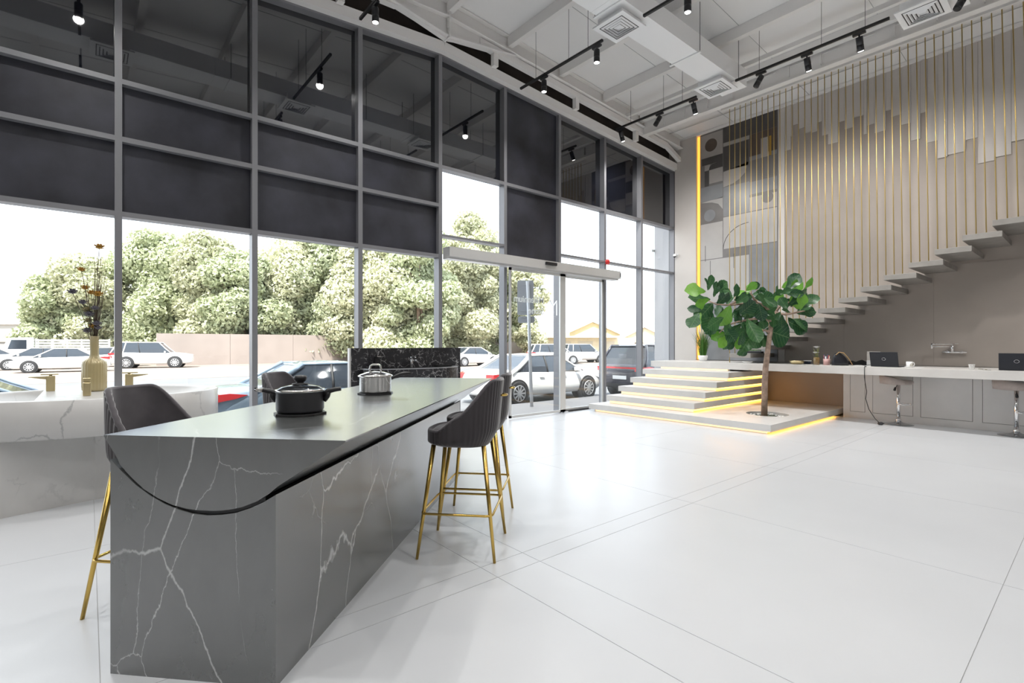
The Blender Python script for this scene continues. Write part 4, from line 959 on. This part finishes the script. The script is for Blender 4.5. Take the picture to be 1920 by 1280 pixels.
for y, wh in WH.items():
    for k, (a, b) in enumerate(SEG):
        track(y, a, b, 'black light track ' + wh + (', between window and first duct', ', between the two ducts', ', right of the second duct')[k], [a + .42, (a + b) / 2 + .25, b - .3])
GSP = 'track spotlights'
spot(-6.54, 3.04, 1, 'lit black spotlight on the top left track, near the window head', GSP)
for x, lab in ((-6.42, 'lit black spotlight nearest the window on the middle track'), (-5.217, 'lit black spotlight left of the first square diffuser'), (-3.64, 'lit black spotlight at the top, just right of the air duct')): spot(x, 6.15, 1, lab, GSP)
for x, lit, lab in ((-6.895, 1, 'lit black spotlight nearest the window on the stair wall track'), (-5.913, 0, 'unlit tilted black spotlight second from the window on the stair wall track'), (-5.166, 1, 'lit black spotlight left of the second square diffuser'),
                    (-3.889, 0, 'unlit black spotlight right of the second square diffuser'), (-3.161, 1, 'lit black spotlight in the middle above the brass rods'), (-2.436, 1, 'brightest lit spotlight at the right, near the end of the stair wall track')): spot(x, 8.93, 2 * lit, lab, GSP)
spot(-1.242, 8.93, 0, 'unlit black spotlight at the top right corner behind the second duct', GSP)
# added unseen spotlights of the same kind, to light the rest of the room
n_ = 0
for y, xs in ((3.04, (-4.2, -2.4, .8, 3.0)), (6.15, (-2.4, .6, 2.8)), (8.93, (.6, 2.6)), (-.1, (-6.2, -4.0, -2.3, .8, 3.0)), (-3.2, (-5.5, -2.6, .4, 3.0))):
    for x in xs: spot(x, y, 2 if y == 8.93 else 1, 'added lit black ceiling spotlight, unseen, over the rest of the room', 'added unseen spotlights over the rest of the room')

# ================================================================== SMALL FITTINGS ON THE FRONT
q = onY(1268, 479, 11.94); t = thing('security_camera', 'white dome security camera on the pale wall by the window', 'camera', (-7.40, 11.945, q.z))
box((-.03, -.01, -.04), (.06, .0, .04)).build('bracket', PORC, t); m = B(); m.tube([(.01, -.005, .0), (0, -.10, -.005)], [.035, .04], 16); m.build('housing', PORC, t); B().lathe([(0, -.035), (.02, -.03), (.033, -.01), (.036, 0), (0, 0)], 18, (0, -.09, -.03)).build('lens_dome', BLACK, t)
q = onX(1139, 491, -7.46); t = thing('alarm_bell', 'round red alarm sounder on the window frame', 'alarm', (-7.498, q.y, q.z))
B().tube([(0, 0, 0), (.025, 0, 0), (.06, 0, 0), (.085, 0, 0)], [.03, .062, .06, .03], 20).build('sounder', pm('alarm_red', (.65, .03, .03), .4), t); box((0, -.035, -.035), (.02, .035, .035)).build('mount', PORC, t)

# ================================================================== OUTSIDE
GZ = -.22
def ground(name, label, x0, x1, y0, y1, z, mat, th=.1): return struct(name, label, box((x0, y0, z - th), (x1, y1, z)), mat)
SAND = pm('sandy_ground', (.25, .205, .175), .9, var=.12, vscale=.3); ASPH = pm('asphalt', (.15, .155, .165), .85, var=.1, vscale=.5); PAVE = pm('pale_paving', (.33, .31, .30), .8, var=.06, vscale=1)
ground('ground', 'sandy open ground beyond the road', -260, -29, -140, 300, GZ, SAND, .3)
ground('pavement', 'pale pavement outside the sliding door', -9.6, -7.7, -60, 80, -.05, PAVE, .3)
ground('parking_bay', 'grey parking strip in front of the glass', -19, -9.6, -60, 150, GZ, ASPH, .3)
ground('kerb_strip', 'pale paved strip between parking and road', -23, -19, -60, 150, GZ + .02, PAVE, .3)
ground('road', 'grey asphalt road beyond the parking', -29, -23, -60, 150, GZ - .01, ASPH, .3)
# column of this building, outside the last bay
tag(box((-8.18, 12.1, -.05), (-7.7, 12.9, 7.2)).build('outer_column', pm('column_panel', (.50, .49, .50), .6)), 'grey clad building column outside the last window bay', 'column')
q = onY(1222, 470, 12.0); t = thing('outdoor_camera', 'small grey security camera on the outer column', 'camera', (-8.19, 12.08, q.z))
box((-.02, -.10, -.03), (.02, .03, .03)).build('housing', ALUL, t); box((-.01, .0, -.01), (.02, .06, .01)).build('arm', ALUL, t); box((-.025, -.11, .02), (.025, .0, .035)).build('sunshield', ALUL, t)
# road sign seen from behind
q = onZ(997, 762, -.05); t = thing('road_sign', 'back of a grey road sign on a tall post outside the door', 'road sign', (q.x, q.y, -.05))
SGN = pm('sign_grey', (.45, .46, .49), .45, .4); POST = pm('sign_post_grey', (.60, .61, .63), .4, .3)
ds = q.dot(FW); B().tube([(0, 0, 0), onD(989, 527, ds) - Vector((q.x, q.y, -.05))], .04, 14).build('post', POST, t)
def splate(p0, p1, nm):
    a = onD(*p0, ds - .06) - Vector((q.x, q.y, -.05)); b = onD(*p1, ds - .06) - Vector((q.x, q.y, -.05)); wd = (Vector((a.x, a.y)) - Vector((b.x, b.y))).length
    c = (a + b) / 2 - FW * -.13; hh = abs(a.z - b.z) / 2; rr_ = .05
    poly = []
    for sx_, sz_, a0 in ((1, 1, 0), (-1, 1, 90), (-1, -1, 180), (1, -1, 270)):
        poly += [(sx_ * (wd / 2 - rr_) + rr_ * math.cos(R(a0 + k)), sz_ * (hh - rr_) + rr_ * math.sin(R(a0 + k))) for k in (0, 30, 60, 90)]
    pl_ = B().prism(poly, 0, .012, lambda u, v, h: tuple(c + RT * u + Vector((0, 0, v)) + FW * h)).build(nm, SGN, t)
    for vz in (.75, -.75):
        B().bar(c + RT * (-wd * .3) + Vector((0, 0, hh * vz)) - FW * .012, c + RT * (wd * .3) + Vector((0, 0, hh * vz)) - FW * .012, .03, .03).build('bracket', SGN, pl_)
splate((970, 524), (1001, 590), 'sign_plate'); splate((971, 592), (1003, 605), 'small_sign_plate')

# ---- vehicles
TYRE = pm('tyre', (.03, .03, .032), .8); RIM = pm('alloy', (.62, .62, .63), .3, .6); CGL = pm('car_glass', (.03, .038, .05), .06, 0, .8); REDL = pm('tail_lamp', (.55, .03, .035), .2, coat=.6); HEADL = pm('head_lamp', (.75, .77, .8), .15, coat=.7); TRIM = pm('black_trim', (.03, .03, .032), .5)
PAINT = {'white': pm('paint_white', (.84, .84, .83), .25, coat=.8), 'blue': pm('paint_blue_grey', (.25, .33, .42), .25, .35, coat=.8), 'dark': pm('paint_dark', (.045, .045, .06), .25, .2, coat=.8), 'silver': pm('paint_silver', (.55, .56, .57), .3, .4, coat=.7)}
def wheel(t, x, y, r, side):
    o = B().tube([(x, y - .1, r), (x, y - .085, r), (x, y + .085, r), (x, y + .1, r)], [r * .9, r, r, r * .9], 28, cap=True).build('wheel', TYRE, t)
    m = B(); yo = y + side * .101
    m.tube([(x, yo - side * .03, r), (x, yo + side * .004, r)], [r * .66, r * .68], 28)
    m.build('rim', TRIM, o)
    m = B(); yo += side * .008
    for k in range(10):
        a = k * .6283; m.bar((x, yo, r), (x + r * .64 * math.cos(a), yo, r + r * .64 * math.sin(a)), r * .12, .02, (0, 1, 0))
    m.tube([(x + r * .65 * math.cos(k * .2618), yo, r + r * .65 * math.sin(k * .2618)) for k in range(24)], r * .035, 6, closed=True); m.tube([(x, yo - .015, r), (x, yo + .015, r)], r * .13, 12)
    m.build('spokes', RIM, o)
def car(name, label, cat, loc, rz, L, W, Hc, paint, kind='sedan', wb=2.7, wr=.32, group=None, detail=True):
    t = thing(name, label, cat, loc, rz, group); P_ = PAINT[paint]; hw = W / 2
    if kind == 'sedan':
        stn = [(-.5, .36, .70, .74), (-.487, .26, .90, .86), (-.44, .22, 1.0, .95), (-.33, .2, 1.01, 1), (-.1, .2, .97, 1), (.15, .2, .95, 1), (.26, .2, .92, .99), (.38, .2, .84, .96), (.46, .22, .74, .9), (.49, .26, .62, .80), (.5, .34, .52, .66)]
        cab = dict(b=(-.36, .27), r=(-.17, .075), z=.90)
    else:
        stn = [(-.5, .4, .95, .82), (-.492, .3, 1.12, .92), (-.45, .26, 1.16, .97), (-.3, .25, 1.14, 1), (-.1, .25, 1.12, 1), (.15, .25, 1.1, 1), (.24, .25, 1.08, 1), (.36, .25, 1.03, .97), (.45, .27, .96, .92), (.49, .32, .80, .84), (.5, .40, .66, .72)]
        cab = dict(b=(-.475, .24), r=(-.40, .09), z=1.04)
    k = Hc / (1.45 if kind == 'sedan' else 1.80)
    vs = []; NP = 10
    for fx, zb, zt, fw_ in stn:
        x = fx * L; zb *= k; zt *= k; w_ = hw * fw_; zm = zb + (zt - zb) * .62
        sec = [(-w_ * .86, zb), (-w_ * .97, zb + .07), (-w_, zm), (-w_ * .96, zt - .05), (-w_ * .84, zt), (w_ * .84, zt), (w_ * .96, zt - .05), (w_, zm), (w_ * .97, zb + .07), (w_ * .86, zb)]
        vs += [(x, y, z) for y, z in sec]
    n = len(stn); fs = [(i*NP+j, i*NP+(j+1)%NP, (i+1)*NP+(j+1)%NP, (i+1)*NP+j) for i in range(n - 1) for j in range(NP)] + [list(range(NP))[::-1], [(n-1)*NP + j for j in range(NP)]]
    B().add(vs, fs, True).build('body', P_, t, subs=1)
    zb, zr = cab['z'] * k, Hc; bx0, bx1 = cab['b'][0] * L, cab['b'][1] * L; rx0, rx1 = cab['r'][0] * L, cab['r'][1] * L
    wb_, wr_ = hw * .93, hw * .70
    def ringp(u, inset=0):
        e_ = u ** .9; x0 = bx0 + (rx0 - bx0) * e_; x1 = bx1 + (rx1 - bx1) * e_; y = wb_ + (wr_ - wb_) * u ** 1.3 - inset; z = zb + (zr - .05 - zb) * u
        return [(x0 + inset, -y, z), (x1 - inset, -y, z), (x1 - inset, y, z), (x0 + inset, y, z)]
    m = B(); lv_ = [0, .35, .7, 1]; vv = [p for u in lv_ for p in ringp(u)]
    m.add(vv, [(i*4+j, i*4+(j+1)%4, (i+1)*4+(j+1)%4, (i+1)*4+j) for i in range(3) for j in range(4)] + [(12, 13, 14, 15)]); m.build('cabin_glass', CGL, t)
    rt_ = ringp(1); mx = (rx0 + rx1) / 2
    rp = []
    for (fx, fz) in ((rx0 - .06, -.03), (rx0 + .25, .035), (mx, .05), (rx1 - .2, .035), (rx1 + .07, -.03)):
        rp += [(fx, -wr_ - .015, zr - .05 + min(fz, 0)), (fx, -wr_ * .55, zr - .05 + fz), (fx, wr_ * .55, zr - .05 + fz), (fx, wr_ + .015, zr - .05 + min(fz, 0))]
    m = B().add(rp, [(i*4+j, (i+1)*4+j, (i+1)*4+j+1, i*4+j+1) for i in range(4) for j in range(3)], True); m.build('roof', P_, t)
    for s in (-1, 1):
        def sp_(f, u): 
            e_ = u ** .9; x0 = bx0 + (rx0 - bx0) * e_; x1 = bx1 + (rx1 - bx1) * e_; y = s * (wb_ + (wr_ - wb_) * u ** 1.3 + .004); return Vector((x0 + (x1 - x0) * f, y, zb + (zr - .05 - zb) * u))
        for f, wd in ((0.0, .16 if kind == 'sedan' else .12), (.48, .07), (1.0, .08)) + (((.2, .10),) if kind != 'sedan' else ()):
            B().tube([sp_(f, u) for u in (0, .35, .7, 1)], wd / 2.6, 6).build('pillar', P_ if f != .48 else TRIM, t)
        B().tube([sp_(0, 1), sp_(.5, 1), sp_(1, 1)], .028, 6).build('roof_edge', P_, t)
        B().bar((bx1 * .72, s * (hw * .95), zb + .06), (bx1 * .72, s * (hw + .14), zb + .07), .09, .11).build('wing_mirror', P_, t)
        for wx in (-.12 * L, .08 * L): B().bar((wx - .09, s * (hw * 1.0), zb - .12), (wx + .09, s * (hw * 1.0), zb - .12), .03, .025).build('door_handle', P_, t)
        for fx in (-wb / 2 - .02, wb / 2 + .02):
            B().tube([(fx, s * (hw * .6), wr), (fx, s * (hw * 1.0), wr)], [wr * 1.17, wr * 1.15], 28).build('wheel_arch', TRIM, t)
            wheel(t, fx, s * (hw - .075), wr, s)
        zt_ = (.84 if kind == 'sedan' else .98) * k
        B().prism([(-.498 * L, zt_ - .09), (-.498 * L, zt_ + .05), (-.44 * L, zt_ + .07), (-.38 * L, zt_ + .03), (-.42 * L, zt_ - .03)], s * hw * .60, s * hw * .965, lambda a, b, h: (a, h, b)).build('tail_lamp', REDL, t)
        zh = (.66 if kind == 'sedan' else .86) * k
        B().prism([(.482 * L, zh - .06), (.487 * L, zh + .03), (.41 * L, zh + .10), (.39 * L, zh + .05)], s * hw * .45, s * hw * .91, lambda a, b, h: (a, h, b)).build('head_lamp', HEADL, t)
    box((-.5 * L - .012, -.26, .62 * k), (-.49 * L, .26, .74 * k)).build('number_plate', PORC, t)
    B().bar((-.492 * L, -hw * .8, .40 * k), (-.492 * L, hw * .8, .40 * k), .06, .12).build('rear_bumper_trim', TRIM if kind != 'sedan' else P_, t)
    if kind != 'sedan': B().bar((-.495 * L, -hw * .6, 1.0 * k), (-.495 * L, hw * .6, 1.0 * k), .03, .05).build('tail_light_bar', REDL, t)
    return t
a = onZ(966, 760, GZ); b = onZ(1095, 746, GZ); mid = (a + b) / 2; wb = (b - a).length
CW = 'cars parked outside'
car('parked_sedan', 'white sedan parked right outside the sliding door', 'car', (mid.x - .80, mid.y + .05, GZ), math.atan2(b.y - a.y, b.x - a.x), wb * 1.62, 1.78, 1.40, 'white', 'sedan', wb, .33, CW)
a = onX(396, 770, -10.1); car('parked_sedan', 'blue grey sedan with red tail lamp parked outside behind the basin', 'car', (-11.0, a.y + 2.45, GZ - .12), R(90), 4.9, 1.83, 1.44, 'blue', 'sedan', 2.77, .33, CW)
a = onX(-60, 740, -10.6); car('parked_sedan', 'pale blue sedan bonnet at the far left beyond the basin', 'car', (-11.6, a.y - .6, GZ - .05), R(90), 4.6, 1.8, 1.40, 'blue', 'sedan', 2.7, .32, CW)
a = onZ(1135, 740, GZ); car('parked_suv', 'dark sport utility vehicle seen from behind beyond the door', 'car', (a.x + .85, a.y + 1.95, GZ), R(90), 4.6, 1.86, 1.68, 'dark', 'suv', 2.7, .36, CW)
a = onZ(1262, 720, GZ); car('parked_suv', 'dark sport utility vehicle half hidden by the outer column', 'car', (-12.9, 21.5, GZ), R(90), 4.7, 1.86, 1.75, 'blue', 'suv', 2.7, .36, CW)
def far(px, py, sc=1):
    p = onZ(px, py, GZ); return p
a, b = far(245, 690.5), far(334, 689); mid = (a + b) / 2; car('parked_suv', 'white sport utility vehicle parked across the road left of the trees', 'car', (mid.x - .8, mid.y, GZ), math.atan2(b.y - a.y, b.x - a.x), 4.8, 1.86, 1.84, 'white', 'suv', 2.75, .39, CW)
for px, dp, rz, pt, kd, lab in ((118, 30.5, R(-95), 'white', 'sedan', 'white sedan across the road left of the vase'), (75, 33.5, R(-95), 'white', 'sedan', 'white sedan parked behind the leftmost tap'), (-30, 36.5, R(-90), 'white', 'sedan', 'white car at the far left edge across the road'),
                       (197, 37.5, R(-90), 'white', 'sedan', 'white car mostly hidden behind the vase'), (886, 39, R(90), 'white', 'sedan', 'white sedan far across the road right of the wash stand'), (1040, 43, R(60), 'white', 'suv', 'white car far across the road behind the road sign'),
                       (1092, 46, R(75), 'silver', 'suv', 'silver car far across the road through the right door leaf')):
    p = onD(px, 645, dp); car('parked_sedan' if kd == 'sedan' else 'parked_suv', lab, 'car', (p.x, p.y, GZ), rz, 4.6, 1.8, 1.46 if kd == 'sedan' else 1.7, pt, kd, 2.7, .34, CW)
# white truck with slatted bed
p = onD(106, 645, 41); t = thing('flatbed_truck', 'white flatbed truck with slatted sides across the road at left', 'truck', (p.x, p.y, GZ), R(-90))
B().prism([(1.3, .5), (3.0, .5), (3.05, 1.2), (2.75, 2.15), (1.3, 2.2)], -.95, .95, lambda a, b, h: (a, h, b)).build('cab', PAINT['white'], t, bevel=.06)
B().prism([(1.7, 1.3), (2.75, 1.3), (2.55, 2.0), (1.7, 2.0)], -.962, .962, lambda a, b, h: (a, h, b)).build('cab_window', CGL, t)
box((-3.4, -1.0, .75), (1.2, 1.0, .95)).build('bed', PAINT['white'], t)
for s in (-1, 1):
    for k in range(5): B().bar((-3.4, s * 1.0, 1.1 + .22 * k), (1.2, s * 1.0, 1.1 + .22 * k), .05, .13).build('side_slat', PAINT['white'], t)
    for k in range(6): B().bar((-3.35 + .9 * k, s * 1.0, .95), (-3.35 + .9 * k, s * 1.0, 2.1), .07, .07).build('side_post', PAINT['white'], t)
    for x in (-2.2, 2.1): wheel(t, x, s * .82, .42, s)

# ---- boundary wall, buildings
bw = thing('boundary_wall', 'long pale rendered boundary wall under the trees', 'wall', (-47, 20, GZ))
for k in range(12): box((-.1, -16 + 5 * k, 0), (.1, -11.02 + 5 * k, 2.5)).build('wall_panel', CONW, bw)
YEL = pm('yellow_render', (.72, .60, .36), .8, var=.06); YEL2 = pm('pale_yellow_render', (.74, .67, .50), .8, var=.06); ROOFM = pm('roof_sheet', (.70, .66, .58), .7); SHUT = pm('shutter', (.60, .56, .46), .7)
def shed(label, px0, px1, eave, peak, depth, mat, extra=None):
    a = onD(px0, eave, depth); b = onD(px1, eave, depth); wd = (b - a).length; c = (a + b) / 2; he = a.z - GZ; hp = onD(px0, peak, depth).z - GZ
    t = thing('warehouse', label, 'building', (c.x, c.y, GZ), TH)
    B().prism([(-wd/2, 0), (wd/2, 0), (wd/2, he), (0, hp), (-wd/2, he)], 0, 20, lambda u, v, h: (u, h, v)).build('walls', mat, t)
    for s in (-1, 1): B().prism([(s * wd/2 * 1.04, he - .12), (s * wd/2 * 1.04, he + .05), (0, hp + .2), (0, hp + .03)], -.4, 20.4, lambda u, v, h: (u, h, v)).build('roof_slope', ROOFM, t)
    for f in (-.55, .0, .5):
        w_ = box((wd/2 * f - .9, -.06, he * .35), (wd/2 * f + .9, -.001, he * .68)).build('window', SHUT, t); box((wd/2 * f - .8, -.08, he * .40), (wd/2 * f + .8, -.06, he * .64)).build('pane', CGL if f == 0 else SHUT, w_)
    return t
shed('yellow gabled warehouse seen through the right door leaf', 1060, 1162, 626, 604, 68, YEL); shed('pale yellow gabled warehouse behind the stepped platform', 1165, 1250, 634, 614, 74, YEL2)
t = thing('yellow_annex', 'low yellow yard buildings with flat canopy in front of the warehouses', 'building', onD(1100, 668, 58).to_2d().to_3d() + Vector((0, 0, GZ)), TH)
box((-6.5, 0, 0), (5.5, 5, 2.4)).build('walls', YEL2, t); box((-5.0, -1.5, 2.4), (3.5, 5, 2.6)).build('canopy', YEL, t); box((6, 1, 0), (15, 5, 1.9)).build('side_wall', CONW, t)
for x in (-3.5, -1.0, 1.5): box((x, -.05, .3), (x + 1.7, -.001, 2.0)).build('shutter', SHUT, t)
B().tube([(-2.8, 1, 2.6), (-2.8, 1, 4.6)], .95, 20).build('water_tank', PORC, t)
for k in range(30): box((5.6 + .32 * k, -.5, 0), (5.6 + .32 * k + .26, -.44, 1.5)).build('fence_board', YEL, t)
t = thing('low_factory', 'long low grey and white building at the far left', 'building', onD(-10, 668, 75).to_2d().to_3d() + Vector((0, 0, GZ)), TH)
box((-14, 0, 0), (5.2, 12, 4.6)).build('walls', pm('factory_grey', (.42, .41, .38), .8), t); box((-14.4, -.4, 4.6), (5.6, 12, 4.9)).build('roof', ROOFM, t); box((-.5, -.3, 2.0), (5, -.01, 3.6)).build('signboard', CONW, t)
box((-14, -2, 0), (5.4, -.3, 1.7)).build('front_wall', CONW, t)
t = thing('floodlight_mast', 'pale floodlight mast rising at the far left', 'mast', onD(14, 668, 95).to_2d().to_3d() + Vector((0, 0, GZ)), TH)
B().tube([(0, 0, 0), (0, 0, 11.3)], [.35, .16], 10).build('pole', ROOFM, t)
for k in range(3):
    bar_ = B().bar((-1.1, 0, 9.7 + .7 * k), (1.1, 0, 9.7 + .7 * k), .12, .12).build('crossbar', ROOFM, t)
    for j in range(4): box((-1.0 + .55 * j, -.25, 9.55 + .7 * k), (-.65 + .55 * j, 0, 9.95 + .7 * k)).build('floodlight', ROOFM, t)
t = thing('red_banded_building', 'white building with a red fascia showing through the trees', 'building', onD(720, 665, 80).to_2d().to_3d() + Vector((0, 0, GZ)), TH)
box((-18, 0, 0), (16, 10, 9.4)).build('walls', pm('dull_white', (.62, .60, .60), .8), t); box((-6, -.2, 5.6), (22, -.01, 8.2)).build('fascia', pm('red_fascia', (.55, .16, .13), .7), t); box((-18, -.25, 8.0), (-8, -.01, 9.2)).build('signboard', PORC, t)

# ---- trees across the road
def foliage(name, blobs, n, size, mat, parent, seed):
    g_ = np.random.default_rng(seed); cs = np.array([b[0] for b in blobs]); rs = np.array([b[1] for b in blobs])
    wgt = rs.prod(1) ** (2 / 3); idx = g_.choice(len(blobs), n, p=wgt / wgt.sum())
    d = g_.normal(size=(n, 3)); d /= np.linalg.norm(d, axis=1)[:, None]
    rad = 1.08 - .6 * g_.random(n) ** 1.7; rad *= 1 + .16 * np.sin(d[:, 0] * 9 + idx) * np.sin(d[:, 2] * 8 + idx * 2)
    c = cs[idx] + d * rs[idx] * rad[:, None]
    nr = d + g_.normal(size=(n, 3)) * .7; nr /= np.linalg.norm(nr, axis=1)[:, None]
    t1 = np.cross(nr, g_.normal(size=(n, 3))); t1 /= np.linalg.norm(t1, axis=1)[:, None]; t2 = np.cross(nr, t1)
    s = size * (.55 + .9 * g_.random(n))[:, None]
    V = np.stack([c - t1 * s, c + t2 * s * .55, c + t1 * s, c - t2 * s * .55], 1).reshape(-1, 3)
    me = bpy.data.meshes.new(name); me.vertices.add(4 * n); me.vertices.foreach_set('co', V.ravel().astype(np.float32)); me.loops.add(4 * n); me.loops.foreach_set('vertex_index', np.arange(4 * n, dtype=np.int32))
    me.polygons.add(n); me.polygons.foreach_set('loop_start', np.arange(0, 4 * n, 4, dtype=np.int32)); me.update(calc_edges=True); me.materials.append(mat)
    o = link(name, me, parent); o['kind'] = 'stuff'; return o
def tree(label, px, hwpx, top, bot, depth, mi, n, seed, group='trees across the road', size=.17):
    rr_ = random.Random(seed); p = onD(px, 645, depth); zt = onD(px, top, depth).z; zb = onD(px, bot, depth).z; hw = hwpx / F * depth
    t = thing('street_tree', label, 'tree', (p.x, p.y, GZ))
    hgt = zt - GZ; z0 = max(zb - GZ, .4); blobs = []
    for k in range(34):
        u = (k % 7) / 6; br_ = rr_.uniform(.26, .44) * hw; prof = math.sqrt(max(.05, 1 - (abs(u - .38) / .72) ** 2))
        a = rr_.uniform(0, 6.28); rr2 = math.sqrt(rr_.random()) * hw * prof * .85
        z = z0 + br_ * .7 + (hgt - z0 - br_ * 1.5) * u + rr_.uniform(-.5, .5); z = min(z, hgt - br_ * .8)
        blobs.append(((rr2 * math.cos(a), rr2 * math.sin(a), z), (br_, br_, br_ * .85)))
    foliage('foliage', blobs, n, size, TREEM[mi], t, seed)
    B().tube([(0, 0, 0), (.1, .05, z0 * .6 + .4), (-.1, 0, hgt * .5), (0, .1, hgt * .75)], [.28, .22, .16, .06], 8).build('trunk', BARK, t)
    for k in range(5):
        b_ = blobs[k * 5][0]; B().tube([(0, 0, hgt * (.25 + .08 * k)), (b_[0] * .5, b_[1] * .5, (hgt * .3 + b_[2]) / 2), b_], [.12, .08, .03], 6).build('limb', BARK, t)
for i, a in enumerate([('leafy olive tree at the left edge of the tree line', 105, 62, 520, 662, 47, 0, 9000), ('broad olive tree behind the flower vase', 190, 80, 480, 662, 48.5, 1, 12000), ('tall round tree behind the white utility vehicle', 300, 90, 438, 664, 50, 0, 15000),
        ('bushy tree right of the white utility vehicle', 400, 75, 442, 672, 47, 1, 13000), ('green tree with low hanging branches over the wall', 455, 70, 470, 684, 45, 0, 11000), ('pale tree behind the blue grey sedan', 530, 95, 428, 676, 50, 1, 15000),
        ('dark dense tree between the third and fourth mullion', 625, 85, 440, 672, 50, 2, 13000), ('pale loose tree above the wash stand', 710, 85, 436, 680, 48, 1, 14000), ('green tree left of the door operator box', 785, 75, 430, 682, 46, 0, 13000),
        ('tallest tree showing above the door operator box', 885, 75, 402, 672, 53, 1, 15000), ('dark hedge-like tree left of the road sign', 925, 45, 500, 676, 57, 2, 8000), ('thin sparse tree behind the road sign', 990, 42, 500, 655, 56, 1, 5500)]):
    tree(a[0], *a[1:7], int(a[7] * 3.6), seed=30 + i)
